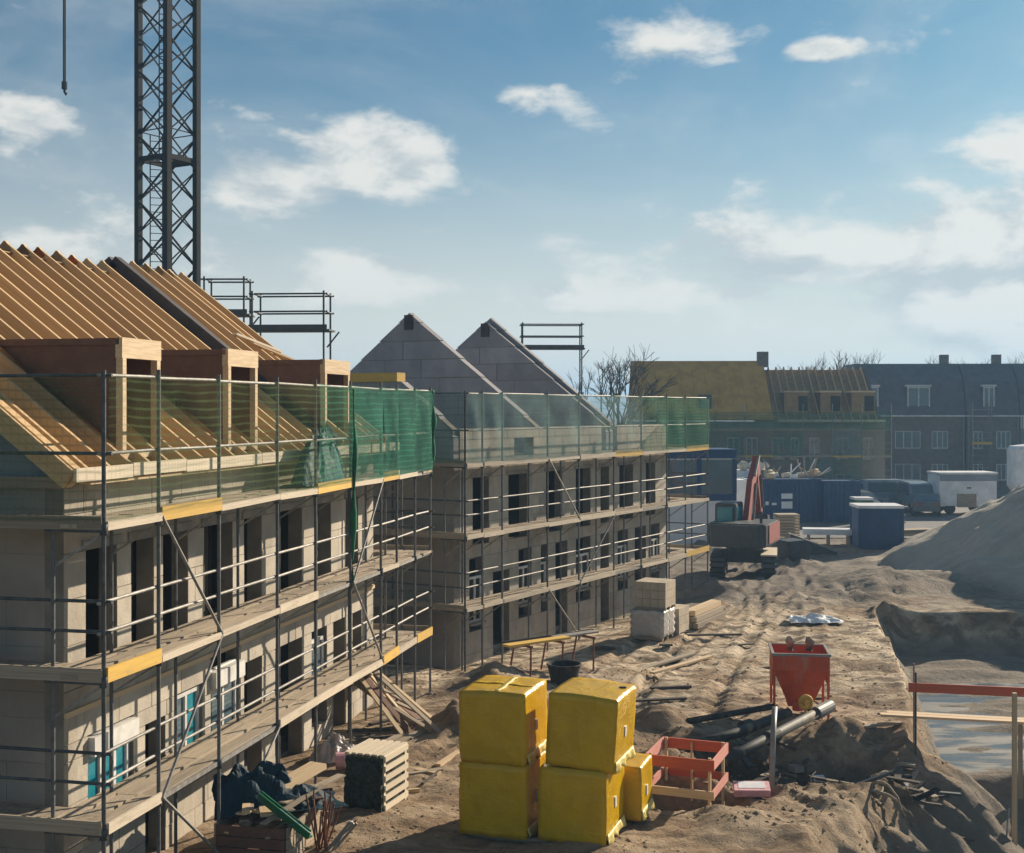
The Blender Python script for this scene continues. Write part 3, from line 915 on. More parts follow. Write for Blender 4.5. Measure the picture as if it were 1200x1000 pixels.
def gable(par, x, thick, yfull, z0, ze, zr, mat, top=None, lo=0.0):
    """triangular block wall across the terrace at x, courses cut to the slope"""
    half = yfull / 2
    z, r = z0, 0
    while z < (top or zr) - .02:
        z2 = min(z + .62, top or zr)
        def yl(zz): return lo + max(0.0, (zz - ze) / (zr - ze)) * (half - lo)
        a1, a2 = yl(z), yl(z2)
        b1, b2 = yfull - a1, yfull - a2
        blen = 1.5
        cuts = [c for c in (np.arange(0, yfull, blen) + (.75 if r % 2 else 0)) if a2 + .25 < c < b2 - .25]
        ed1, ed2 = [a1] + list(cuts) + [b1], [a2] + list(cuts) + [b2]
        for s in range(len(ed1) - 1):
            g = .013
            mb = MB()
            e = random.uniform(-.010, .010)
            mb.prism([(ed1[s] + g, z + g), (ed1[s + 1] - g, z + g), (ed2[s + 1] - g, z2 - g), (ed2[s] + g, z2 - g)], 'x', x + e, x + thick + e)
            mb.build('block', mat, par)
        z, r = z2, r + 1
    core = MB()
    core.prism([(lo + .05, z0), (yfull - lo - .05, z0)] + ([(yfull - lo - .05, ze), (half, zr - .05), (lo + .05, ze)] if not top else
               [(yfull - lo - .05, ze), (yfull - yl(top) - .05, top - .03), (yl(top) + .05, top - .03), (lo + .05, ze)]), 'x', x + .02, x + thick - .02)
    core.build('mortar_core', 'mortar', par)


def build_B():
    up = [(1.0, 1.91), (3.05, 4.2), (5.42, 6.52), (7.48, 8.55), (9.33, 10.0), (10.83, 11.98), (13.1, 13.95)]
    ops = [(a, b, 3.12, 5.08) for a, b in up]
    ops += [(.82, 1.62, .6, 2.27), (2.15, 3.1, -.2, 2.2), (3.67, 4.47, .9, 2.3), (5.08, 5.53, 1.0, 2.3), (6.05, 6.87, -.2, 2.25), (7.48, 8.55, .8, 2.3),
            (9.33, 9.98, -.2, 2.3), (10.69, 11.54, .8, 2.3), (12.12, 13.1, -.2, 2.25), (13.56, 14.34, .7, 2.3)]
    ops += [(3.4, 4.6, 5.7, 6.2), (9.4, 10.6, 5.65, 6.5)]
    zc = [-.5, -.05, .6, 1.2, 1.8, 2.2, 2.75, 3.12, 3.75, 4.4, 5.08, 5.65, 6.2, 6.52]
    block_wall(B, (0, 0, 0), AX, OUT, BW, zc, ops, 'block', x0=.31)
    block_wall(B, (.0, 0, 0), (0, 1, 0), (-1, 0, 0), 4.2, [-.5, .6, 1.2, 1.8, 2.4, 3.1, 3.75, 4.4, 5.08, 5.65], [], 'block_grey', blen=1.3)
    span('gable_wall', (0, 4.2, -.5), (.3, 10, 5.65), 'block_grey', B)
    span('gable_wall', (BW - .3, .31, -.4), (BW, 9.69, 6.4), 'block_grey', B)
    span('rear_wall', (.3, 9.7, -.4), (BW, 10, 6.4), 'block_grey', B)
    for x in (5.03, 10.07): span('party_wall', (x - .12, .31, -.4), (x + .12, 9.69, 5.64), 'inner', B)
    for z in (-.1, 2.85, 5.64): span('floor_slab', (.31, .31, z - .2), (BW - .31, 9.69, z), 'slab', B)
    span('inner_partition', (.31, 4.2, -.1), (BW - .31, 4.3, 5.4), 'inner', B)
    for a, b in up: span('lintel', (a - .12, -.035, 5.09), (b + .12, .2, 5.2), 'slab', B)
    gable(B, 0.0, .3, 10, 5.66, 6.5, 10.35, 'gable', top=7.9)
    gable(B, 4.88, .3, 10, 5.66, 6.5, 10.35, 'gable')
    gable(B, 9.78, .2, 10, 5.66, 6.5, 10.35, 'gable')
    gable(B, 10.12, .22, 10, 5.66, 6.62, 10.5, 'gable')
    span('formwork_board', (-.06, 1.95, 7.9), (.36, 4.4, 8.16), 'yellow', B)
    for x in (4.88, 9.78): box('ridge_pocket', (x - .02, 4.99, 10.02), (.08, .34, .5), 'membrane', B)
    for a, b in ((.84, 1.60), (3.70, 4.44), (5.1, 5.5), (7.5, 8.53), (10.71, 11.52), (13.58, 14.32)):
        window(B, (0, 0, 0), AX, OUT, a, b, .84 if a < 1 else 1.02, 2.18, 2 if b - a > .6 else 1, (), glass='dark')


build_B()
SB = thing('scaffold', 'tube scaffold with pale green net along the roofless grey terrace', 'scaffold', B_LOC, B_RZ, 'scaffolds against the terraces')
UB = [-.9, .0, 1.09, 3.79, 5.87, 8.42, 10.61, 12.84, 14.6, 16.84]
zB = frame_ground(B_LOC, B_RZ)
scaffold(SB, UB, -.95, -.28, [1.55, 3.55, 5.55], 7.6, zB,
         {(2, 5): 'yellow', (2, 8): 'yellow', (0, 8): 'yellow', (1, 8): 'toewood'},
         [(3, 3, 4, 2), (5, 2, 4, 1), (3, 1, 4, 0)],
         {'*': 'net_pale', 6: 'net_mid', 7: 'net_mid', 8: 'net_mid', 5: 'net_pale'},
         [(.6, 1.0), (.6, 1.0), (.95, 1.98)], (-.9, -.1, [1.5, 4.0], 'net_pale'), (16.84, 16.1, [1.2], 'net_mid'))


def _silhouette_deck(t):  # recolours the boards dark grey to paint them as backlit silhouettes
    for c in t.children:
        if c.name.startswith(('deck_board', 'toe_board')): c.data = base_mesh('box', 'dgrey')


# free-standing scaffold towers behind the roofs
def tower(x, y, rz, L, D, zdeck, label, more=()):
    t = thing('scaffold_tower', label, 'scaffold', (x, y, 0), rz, 'scaffold towers behind the gables')
    for u in (0, L):
        for v in (0, D): tube('pole', (u, v, gz(x, y) - .1), (u, v, zdeck + 1.08), .03, 'dsteel', t)
    for v in (0, D):
        for h in (.5, 1.0): tube('guard_rail', (-.1, v + .035, zdeck + h), (L + .1, v + .035, zdeck + h), .025, 'dsteel', t)
        for z in np.arange(zdeck - 1.9, 1, -2): tube('ledger', (-.1, v + .035, z), (L + .1, v + .035, z), .025, 'dsteel', t)
    for u in (0, L):
        for h in (.5, 1.0): tube('guard_rail', (u + .035, -.1, zdeck + h), (u + .035, D + .1, zdeck + h), .025, 'dsteel', t)
        beam('bracket', (u, D / 2, zdeck - .5), (u + (.35 if u else -.0), D / 2, zdeck - .06), .04, .04, 'dsteel', t)
    for k in range(3): span('deck_board', (-.15, .04 + k * D / 3, zdeck - .05), (L + .15, (k + 1) * D / 3 - .02, zdeck), 'oldwood', t)
    beam('toe_board', (-.1, -.04, zdeck + .05), (L + .1, -.04, zdeck + .05), .03, .15, 'oldwood', t)
    _silhouette_deck(t)
    tube('brace', (0, -.05, zdeck - 1.9), (L, -.05, zdeck - 3.8), .022, 'dsteel', t)
    return t


tower(-7.35, 36.2, R(-4), 2.05, .9, 9.35, 'bare tube scaffold tower with plank platform beyond the near rafters, right of crane')
tower(-8.9, 37.0, R(0), 1.15, .9, 9.85, 'narrow scaffold tower tucked between crane and near roof slope')
tower(.45, 54.0, R(2), 2.5, .9, 9.68, 'scaffold tower with high plank platform behind the bare grey gables')

# ------------------------------------------------------------------ tower crane
CX, CY = -15.6, 58.0
crane = thing('tower_crane', 'silhouetted black lattice tower crane mast rising behind the timber roof', 'crane', (CX, CY, 0), R(59.3))


def build_crane():
    w, top = .90, 38.0
    lad = MB()
    for sx in (-1, 1):
        for sy in (-1, 1):
            span('mast_leg', (sx * w - .13, sy * w - .13, -.3), (sx * w + .13, sy * w + .13, top), 'black', crane)
    step = 1.47
    k = 0
    z = .3
    while z < top - 1:
        for s in range(4):
            a = [(-w, -w), (w, -w), (w, w), (-w, w)][s]
            b = [(w, -w), (w, w), (-w, w), (-w, -w)][s]
            if (k + s) % 2: a, b = b, a
            beam('lattice_brace', (*a, z), (*b, z + step), .07, .07, 'black', crane)
            beam('lattice_brace', (*b, z + .02), (*a, z + step + .02), .05, .05, 'black', crane)
        z += step; k += 1
    for zc in (6.2, 18.35, 30.5):
        for s in range(4):
            a = [(-w, -w), (w, -w), (w, w), (-w, w)][s]; b = [(w, -w), (w, w), (-w, w), (-w, -w)][s]
            beam('mast_collar', (*a, zc), (*b, zc), .12, .22, 'black', crane)
            beam('mast_collar', (*a, zc + 1.25), (*b, zc + 1.25), .04, .04, 'black', crane)
        span('landing_plate', (-w, -w, zc - .03), (w, w * .1, zc + .03), 'black', crane)
    for s, (lx, ly, z0, z1) in enumerate(((-.35, .35, 0, 18.4), (.05, .2, 18.3, 30.5), (-.35, .35, 30.4, 37))):
        lad = MB()
        for d in (-.2, .2): lad.tube((lx + d, ly - d * .9, z0), (lx + d, ly - d * .9, z1 + 1.1), .028)
        zz = z0
        while zz < z1 + 1: lad.tube((lx - .2, ly + .18, zz), (lx + .2, ly - .18, zz), .018); zz += .32
        lad.build('ladder', 'black', crane)
    # slewing ring, cab, tower head, jib with trolley and hook line
    cyl = MB(); cyl.tube((0, 0, top), (0, 0, top + .8), 1.25, 20); cyl.build('slewing_ring', 'black', crane)
    span('cab', (.9, -2.4, top + .8), (2.3, -.6, top + 2.9), 'dgrey', crane)
    head = MB()
    for sx in (-1, 1):
        for sy in (-1, 1): head.beam((sx * .8, sy * .8, top + .8), (0, 0, top + 7), .14, .14)
    head.build('tower_head', 'black', crane)
    ang = math.atan2(.87, -.5) - R(59.3)
    jd = Vector((math.cos(ang), math.sin(ang), 0)); jn = Vector((-jd.y, jd.x, 0))
    jib = MB()
    zb = top + 1.4
    for off, dz in ((jn * .6, 0), (jn * -.6, 0), (Vector(), 1.2)):
        jib.beam(jd * -10 + off + Vector((0, 0, zb + dz)), jd * 38 + off + Vector((0, 0, zb + dz)), .1, .1)
    t = -10.0
    while t < 37.5:
        for sg in (-1, 1):
            jib.beam(jd * t + jn * .6 * sg + Vector((0, 0, zb)), jd * (t + .75) + Vector((0, 0, zb + 1.2)), .05, .05)
            jib.beam(jd * (t + .75) + Vector((0, 0, zb + 1.2)), jd * (t + 1.5) + jn * .6 * sg + Vector((0, 0, zb)), .05, .05)
        t += 1.5
    jib.build('jib', 'black', crane)
    tie = MB()
    tie.tube((0, 0, top + 7), jd * 26 + Vector((0, 0, zb + 1.2)), .05); tie.tube((0, 0, top + 7), jd * -9 + Vector((0, 0, zb + 1.2)), .05)
    tie.build('tie_bar', 'black', crane)
    cw = jd * -8.5
    box('counterweight', (cw.x, cw.y, zb - .9), (2.2, 1.2, 2.0), 'slab', crane, ang)
    tr = jd * 24
    box('trolley', (tr.x, tr.y, zb - .25), (1.4, 1.3, .3), 'black', crane, ang)
    zh = 26.75
    for d in (-.06, .06): tube('hoist_rope', (tr.x + d, tr.y, zb - .3), (tr.x + d, tr.y, zh + .4), .045, 'black', crane)
    hk = MB()
    hk.tube((tr.x, tr.y, zh + .05), (tr.x, tr.y, zh + .5), .17, 10); hk.path([(tr.x, tr.y, zh + .1), (tr.x + .02, tr.y, zh - .12), (tr.x + .12, tr.y, zh - .26), (tr.x + .2, tr.y, zh - .14)], [.07, .08, .07, .04])
    hk.build('hook_block', 'black', crane)


build_crane()


# ------------------------------------------------------------------ yellow foil packs
def foil_pack(w, d, h, seed, taper=0.0, crumple=.02):
    r = random.Random(seed)
    bm = bmesh.new()
    bmesh.ops.create_cube(bm, size=1)
    bmesh.ops.bevel(bm, geom=bm.edges, offset=.011, segments=2, affect='EDGES')
    bmesh.ops.subdivide_edges(bm, edges=[e for e in bm.edges if e.calc_length() > .3], cuts=14, use_grid_fill=True)
    sx, sy, sz = r.random() * 50, r.random() * 50, r.random() * 50
    for v in bm.verts:
        x, y, z = v.co
        n = float(fbm(np.array([x * 2.1 + sx + z * 1.3]), np.array([y * 2.1 + sy + z * 1.9 + sz]), 1.6, 3)[0])
        n2 = float(fbm(np.array([x * 7 + sx + y * 3]), np.array([z * 7 + sy - y * 4]), 1.4, 3)[0])
        low = max(0.0, -(z + .33)) * 4
        bulge = (1 - (2 * z) ** 2) * .003
        v.co.x = x * (1 + bulge * 2 + taper * z) + (n * crumple * .6 + n2 * crumple * (.25 + 1.5 * low)) * (1 if abs(x) > .4 else .3)
        v.co.y = y * (1 + bulge * 2) + (n * crumple * .6 + n2 * crumple * (.25 + 1.5 * low)) * (1 if abs(y) > .4 else .3)
        v.co.z = z + (.014 * (1 - 3 * (x * x + y * y)) + n * .014 + n2 * .008 if z > .4 else 0)
        v.co = Vector((v.co.x * w, v.co.y * d, (v.co.z + .5) * h))
    me = bpy.data.meshes.new('foil_wrap')
    bm.to_mesh(me); bm.free()
    for p in me.polygons: p.use_smooth = True
    me.materials.append(MAT['foil'])
    return me


def packs():
    rz = -R(18.4)
    ex, ey = Vector((math.cos(rz), math.sin(rz), 0)), Vector((-math.sin(rz), math.cos(rz), 0))
    def put(name_label, cx, cy, z, w, d, h, seed, tilt=0.0, rot=0.0, holes=0, tape=False):
        t = thing('wrapped_pack', name_label, 'pack', (cx, cy, z), rz + rot, 'yellow wrapped packs')
        t.rotation_euler = (0, tilt, rz + rot)
        link('foil_wrap', foil_pack(w, d, h, seed), t)
        box('label_sticker', (w / 2 + .012, -.02, h * .47), (.02, .10, .17), 'sticker', t)
        if tape:
            sheet('fold_strip', lambda s, q: (-w * .46 + s * w * .92, -.02 + (q - .5) * .10 + .02 * math.sin(s * 6), h * (1.026 - .06 * (s - .5) ** 2) - .006 + .012 * math.sin(s * 20) * q), 'foil', 14, 2, t)
            sheet('fold_strip', lambda s, q: (.05 + (q - .5) * .08 + .02 * math.sin(s * 5), -d * .46 + s * d * .92, h * (1.026 - .06 * (s - .5) ** 2) - .004 + .01 * math.sin(s * 17) * q), 'foilw', 14, 2, t)
        # crumpled paler foil folds at the foot of the right side
        n = 6
        sheet('foil_flap', lambda s, q: (w / 2 + .018 + .03 * q + .02 * math.sin(s * 23 + seed) * q, -d * .44 + s * d * .88, .17 - .15 * q + .035 * math.sin(s * 15 + seed) * q), 'foilw', 24, 3, t)
        if holes: box('torn_spot', (w * .37, d * .22, h * 1.012), (.10, .06, .02), 'dark', t, .6)
        return t
    g0 = gz(-.4, 21.4)
    w, d, h = 1.15, 1.3, 1.19
    c1 = Vector((-.875, 21.25, 0)) + ex * (w / 2) + ey * (d / 2)
    c2 = Vector((.42, 20.92, 0)) + ex * (w / 2 - .0) + ey * (d / 2)
    zb = .04
    put('lower yellow foil pack of the left stack, nearest the slat crate', c1.x, c1.y, zb, w, d, h, 1)
    put('upper yellow foil pack of the left stack, flat folded top', c1.x - .01, c1.y + .02, zb + h, w - .01, d, h, 2, 0, .01, tape=True)
    put('lower yellow foil pack of the right stack under a leaning one', c2.x, c2.y, zb, w - .02, d, h, 3)
    put('upper yellow foil pack leaning to the right on its stack', c2.x + .13, c2.y + .02, zb + h + .01, w, d, h, 4, R(3.2), -.02, holes=1)
    c3 = c2 + ex * .42 + ey * 1.25
    put('small lone yellow foil pack on the ground behind the leaning stack', c3.x, c3.y, zb, .8, .9, .92, 5)
    pal = thing('pallet', 'low timber pallet under the yellow foil packs', 'pallet', ((c1.x + c2.x) / 2, (c1.y + c2.y) / 2, -.05), rz)
    for k in range(3): span('bearer', (-1.2, -.55 + k * .5, 0), (1.2, -.45 + k * .5, .07), 'oldwood', pal)
    for k in range(8): span('slat', (-1.2 + k * .31, -.6, .07), (-1.0 + k * .31, .6, .088), 'oldwood', pal)


packs()


# ------------------------------------------------------------------ concrete hopper
def hopper():
    x, y = 6.75, 30.1
    t = thing('concrete_hopper', 'red steel concrete hopper standing on four legs above the pipes', 'hopper', (x, y, gz(x, y)), R(-8))
    w = .64
    mb = MB()
    ring = lambda s, z: [(-s, -s, z), (s, -s, z), (s, s, z), (-s, s, z)]
    prof = [(w, 1.50), (w, 1.12), (.50, .82), (.34, .42), (.28, .26), (.28, .22), (.25, .26), (.46, .80), (w - .04, 1.14), (w - .04, 1.50)]
    vs = []
    for s, z in prof: vs += ring(s, z)
    fs = []
    n = len(prof)
    for i in range(n):
        j = (i + 1) % n
        for k in range(4): fs.append((i * 4 + k, i * 4 + (k + 1) % 4, j * 4 + (k + 1) % 4, j * 4 + k))
    mb.add(vs, fs)
    mb.build('funnel', 'red', t)
    rim = MB()
    for s in (-1, 1):
        rim.span((-w - .03, s * w - .03, 1.46), (w + .03, s * w + .03, 1.52)); rim.span((s * w - .03, -w + .03, 1.46), (s * w + .03, w - .03, 1.52))
    rim.build('rim', 'pipegrey', t)
    for sx in (-1, 1):
        for sy in (-1, 1): beam('leg', (sx * (w - .03), sy * (w - .03), -.05), (sx * (w - .03), sy * (w - .03), 1.46), .055, .055, 'red', t)
    for sx in (-1, 1):
        mb = MB(); mb.prism([(-.40, .72), (.40, .72), (w - .02, 1.15), (-w + .02, 1.15)], 'x', sx * w - .01, sx * w + .01); mb.build('side_plate', 'red', t)
    beam('rib', (.18, -.42, .66), (.18, -.62, 1.18), .04, .05, 'red', t)
    mb = MB(); mb.tube((-.05, -.3, .14), (-.05, -.3, .34), .13, 12); mb.build('outlet_valve', 'red', t)
    for dx in (-.2, .25):
        mb = MB(); mb.path([(dx, .3, 1.42), (dx + .03, .32, 1.62), (dx - .02, .3, 1.75)], [.1, .12, .05]); mb.build('hose_stub', 'oldwood', t, smooth=True)


hopper()


# ------------------------------------------------------------------ pipes, box frame, trench finds
def pipe(name, label, pts, r, mat, cat='pipe', collar=None, group='pipes in the trench'):
    t = thing(name, label, cat, pts[0], 0, group)
    o = Vector(pts[0])
    P = [Vector(p) - o for p in pts]
    mb = MB(); mb.path(P, r, 16); mb.build('barrel', mat, t, smooth=True)
    for c in (collar or []):
        a, b, rr, m = c
        pa, pb = P[0].lerp(P[-1], a), P[0].lerp(P[-1], b)
        mb = MB(); mb.tube(pa, pb, rr, 16); mb.build('collar', m, t)
    return t


pipe('drain_pipe', 'thick dark drain pipe with a pale end collar in the trench', [(6.85, 28.6, .32), (5.0, 26.5, .12), (3.9, 25.2, .0)], .108, 'pipe', collar=[(-.12, .03, .15, 'pipegrey'), (.42, .5, .15, 'pipe')])
pipe('drain_pipe', 'thick dark drain pipe lying behind the collared one', [(6.2, 28.7, .28), (4.7, 27.25, .16), (3.3, 26.3, .05)], .108, 'pipe', collar=[(.35, .42, .15, 'pipe')])
pipe('drain_pipe', 'thin dark drain pipe at the back of the trench', [(6.0, 29.4, .26), (3.9, 28.4, .16)], .07, 'pipe')
pipe('drain_pipe', 'pale grey drain pipe standing upright against the dark pipes', [(5.05, 24.9, -.35), (5.2, 25.5, .55), (5.32, 25.9, 1.05)], .055, 'pipegrey')
yv = thing('valve_wheel', 'yellow valve fitting on the pipe end below the hopper', 'valve', (6.55, 28.55, .55), 0)
mb = MB(); mb.path([(.13 * math.cos(a), 0, .13 * math.sin(a)) for a in np.linspace(0, 2 * math.pi, 17)], .045, 8); mb.build('wheel', 'yellow', yv, smooth=True)
mb = MB(); mb.tube((0, .1, 0), (0, -.12, 0), .05, 10); mb.tube((-.12, 0, 0), (.12, 0, 0), .025); mb.tube((0, 0, -.25), (0, 0, .12), .035); mb.build('spindle', 'yellow', yv)


def box_frame():
    rz = -R(21)
    t = thing('trench_guard_frame', 'red and pink board guard frame standing round a hole', 'guard frame', (3.28, 23.95, -.02), rz)
    w, d = .62, .66
    for sx in (-1, 1):
        for sy in (-1, 1): beam('post', (sx * (w - .07), sy * (d - .07), -.45), (sx * (w - .07), sy * (d - .07), .78), .05, .05, 'timber', t)
    beam('post', (-.05, d - .07, -.4), (-.05, d - .07, .72), .04, .04, 'timber', t)
    for z, mats, h in ((.66, ('redboard', 'pinkboard'), .2), (.12, ('timber', 'pinkboard'), .15)):
        beam('rail_board', (-w - .03, -d, z), (w + .03, -d, z), .035, h, mats[0], t)
        beam('rail_board', (-w - .02, d, z), (w + .02, d, z), .035, h, 'redboard', t)
        beam('rail_board', (-w, -d + .02, z + .004), (-w, d - .02, z + .004), .035, h, mats[1], t)
        beam('rail_board', (w, -d + .02, z + .004), (w, d - .02, z + .004), .035, h, mats[1], t)


box_frame()
pk = thing('insulation_board', 'pink insulation board lying on dark soil beside the guard frame', 'board', (4.55, 24.3, gz(4.55, 24.3) + .12), R(-8))
pk.rotation_euler = (R(3), R(-2), R(-8))
mb = MB(); mb.box((0, 0, 0), (.68, .55, .13)); mb.build('foam_slab', 'pink', pk, bevel=.012)
box('top_film', (0, 0.03, .068), (.5, .36, .008), 'white', pk)


# ------------------------------------------------------------------ batter board and walkway over the pit
bb = thing('batter_board', 'red batter board on wooden posts at the pit edge', 'batter board', (10.6, 27.0, -2.1), 0)
beam('post', (0, 0, -.35), (0, 0, 3.2), .085, .085, 'timber', bb)
tube('rod', (-1.80, .9, 1.4), (-1.80, .9, 3.45), .022, 'dsteel', bb)
tube('rod', (-1.62, 1.6, 1.2), (-1.62, 1.6, 3.5), .02, 'steel', bb)
beam('plank', (-1.95, .93, 3.12), (3.2, -.20, 3.12), .035, .2, 'redboard', bb)
beam('stay', (-.1, .05, .75), (-.45, -.5, -.7), .03, .03, 'steel', bb)
wk = thing('walkway_plank', 'long pale plank laid across the pit as a walkway', 'plank', (8.4, 29.2, .12), math.atan2(-1.5, 6.2))
for k in range(2): span('board', (0 + k * .15, -.22 + k * .23, 0), (6.8 - k * .1, -.01 + k * .23, .055), 'timber', wk)
for u in (3.0, 6.3): beam('prop', (u, 0, -1.7), (u, 0, -.005), .09, .09, 'oldwood', wk)
fr = thing('pipe_barrier', 'grey tube barrier lying at the bottom right of the pit', 'barrier', (9.1, 22.4, -.85), R(10))
tube('rail', (-.6, .2, -.5), (1.6, -.1, .05), .035, 'steel', fr)
tube('rail', (-.5, .5, -.3), (1.7, .3, .25), .03, 'steel', fr)
tube('stub', (0.2, .25, -1.3), (.25, .3, .4), .03, 'steel', fr)


# ------------------------------------------------------------------ materials on the ground
def block_pack(label, x, y, z, rz, mat, wrap):
    t = thing('block_pack', label, 'block pack', (x, y, z), rz, 'packs of building blocks')
    for k in range(3): span('bearer', (-.5, -.5 + k * .45, 0), (.5, -.4 + k * .45, .09), 'oldwood', t)
    nx, ny, nz = 4, 5, 3
    sx, sy, sz = 1.0 / nx, 1.0 / ny, .78 / nz
    for i in range(nx):
        for j in range(ny):
            for k in range(nz):
                if 0 < i < nx - 1 and 0 < j < ny - 1 and k < nz - 1: continue
                box('block', (-.5 + (i + .5) * sx, -.5 + (j + .5) * sy, .09 + (k + .5) * sz), (sx - .012, sy - .012, sz - .01), mat, t)
    if wrap:
        def fn(s, q):
            a = s * 2 * math.pi
            c, d = math.cos(a), math.sin(a)
            m = max(abs(c), abs(d))
            k = .53 + .02 * math.sin(9 * q * 3 + 5 * a)
            return (c / m * k, d / m * k, .1 + q * .80 + .015 * math.sin(a * 9))
        sheet('wrap_film', fn, 'shrink', 48, 8, t)
    return t


zz = gz(4.4, 39.5)
block_pack('grey shrink wrapped block pack, bottom of the pair by the far scaffold', 4.35, 39.6, zz - .02, R(-26), 'stack', True)
block_pack('beige unwrapped block pack on top of the wrapped one', 4.45, 39.75, zz + .86, R(-25), 'stack', False)
block_pack('dusty beige block pack on the ground behind the wrapped one', 5.0, 40.7, gz(5.0, 40.7), R(-26), 'stack', False)
lp = thing('timber_stack', 'low stack of pale beams beside the block packs', 'timber stack', (6.3, 42.6, gz(6.3, 42.6)), R(62))
for k in range(3):
    for j in range(4 - k): span('beam', (-1.5 + .1 * k, -.42 + j * .21 + k * .08, k * .19), (1.3 + random.uniform(-.1, .1), -.24 + j * .21 + k * .08, k * .19 + .17), 'timber' if k == 2 else 'oldwood', lp)


def plank_on_ground(x, y, rz, L, w, mat, label, name='loose_plank', lift=.06):
    o = box(name, (x, y, gz(x, y) + lift), (L, w, .05), mat, None, rz)
    return tag(o, label, 'plank', 'loose planks on the soil')


plank_on_ground(4.2, 36.0, R(52), 3.6, .2, 'oldwood', 'longest grey plank lying on the sand before the block packs')
plank_on_ground(4.7, 35.4, R(50), 3.0, .16, 'timber', 'pale narrow plank lying beside the longest grey plank')
plank_on_ground(6.3, 39.8, R(4), 1.7, .15, 'bark', 'short dark plank flat on the sand behind the hopper')
plank_on_ground(3.6, 31.0, R(12), 1.3, .14, 'bark', 'short dark plank right of the yellow packs')
plank_on_ground(8.2, 28.9, R(20), 1.4, .15, 'oldwood', 'muddy plank at the pit edge near the walkway')
plank_on_ground(6.0, 25.6, R(65), .9, .13, 'timber', 'pale splintered plank poking from the trench', lift=.25)

wb = thing('white_bag', 'crumpled white sack on the sand behind the hopper', 'sack', (9.7, 42.2, gz(9.7, 42.2)), 0)
bundle('sack_cloth', 'white', 1.7, .9, .27, 2.2, wb, peak=(.35, .5))

# saw bench with yellow board, tub
sb = thing('work_bench', 'trestle bench carrying a yellow board by the grey terrace', 'bench', (1.15, 34.6, gz(1.2, 34.6)), R(38))
for u in (-1.1, 0, 1.1):
    for v in (-.35, .35): beam('leg', (u - .1, v * 1.3, 0), (u, v, .86), .05, .05, 'rust', sb)
    beam('cross_bar', (u, -.4, .86), (u, .4, .86), .06, .06, 'rust', sb)
beam('top_rail', (-1.5, .35, .92), (1.7, .35, .92), .05, .06, 'dsteel', sb)
span('yellow_board', (-1.75, -.28, .90), (.35, .05, .96), 'yellow', sb)
span('grey_board', (.1, .0, .90), (1.6, .3, .94), 'steel', sb)
tb = thing('mortar_tub', 'round black mortar tub behind the yellow packs', 'tub', (1.35, 33.2, gz(1.35, 33.2)), 0)
mb = MB()
for a, b in (((.33, 0), (.44, .5)),):
    n = 20
    ring = lambda r, z: [(r * math.cos(2 * math.pi * i / n), r * math.sin(2 * math.pi * i / n), z) for i in range(n)]
    vs = ring(.33, 0) + ring(.44, .5) + ring(.47, .5) + ring(.40, .49) + ring(.30, .06)
    fs = [(r * n + i, r * n + (i + 1) % n, (r + 1) * n + (i + 1) % n, (r + 1) * n + i) for r in range(4) for i in range(n)]
    fs += [tuple(range(n))[::-1], tuple(range(4 * n, 5 * n))]
    mb.add(vs, fs)
mb.build('shell', 'rubber', tb)
mb = MB(); mb.path([(.44 * math.cos(a), .44 * math.sin(a), .5) for a in np.linspace(0, 6.283, 21)], .025, 6); mb.build('rim', 'rubber', tb)


# slat crate
def slat_crate():
    x, y = -2.42, 22.95
    rz = -R(20)
    t = thing('slatted_crate', 'crate of white slats with a dark netted front, left of the yellow packs', 'crate', (x, y, gz(x, y) - .02), rz)
    w, d, h = .74, .95, 1.0
    for k in range(6):
        z = .06 + k * .17
        span('slat', (w / 2, -d / 2, z), (w / 2 + .03, d / 2, z + .095), 'whitewood', t)
        span('slat', (-w / 2 - .03, -d / 2, z), (-w / 2, d / 2, z + .095), 'whitewood', t)
    for k in range(6):
        xx = -w / 2 - .02 + k * .137
        span('slat', (xx, -d / 2 - .02, h + .005), (xx + .085, d / 2, h + .035), 'whitewood', t)
    for sx in (-1, 1):
        for sy in (-1, 1): span('corner_post', (sx * (w / 2 - .04) - .035, sy * (d / 2 - .04) - .035, 0), (sx * (w / 2 - .04) + .035, sy * (d / 2 - .04) + .035, h), 'whitewood', t)
    # dark netting bag bulging from the front
    MAT['netbag'] = MAT.get('netbag') or M('dark_net_bag', (.055, .065, .045), .9, (.02, .026, .02), 16, bump=.9, bscale=22)
    bm = bmesh.new(); bmesh.ops.create_cube(bm, size=1)
    bmesh.ops.subdivide_edges(bm, edges=bm.edges, cuts=11, use_grid_fill=True)
    for v in bm.verts:
        c = v.co.copy()
        n = float(fbm(np.array([c.x * 5 + c.z * 3]), np.array([c.y * 5 + c.z * 6]), 1.3, 3)[0])
        v.co = Vector((c.x * (w - .04), c.y * (d - .02) - (.10 * (1 - abs(c.z)) if c.y < -.3 else 0), (c.z + .5) * (h - .04) + .01)) + Vector((c.x * .3, c.y, c.z * .2)) * n * .28
    me = bpy.data.meshes.new('net_bag'); bm.to_mesh(me); bm.free()
    me.materials.append(MAT['netbag'])
    link('net_bag', me, t)


slat_crate()


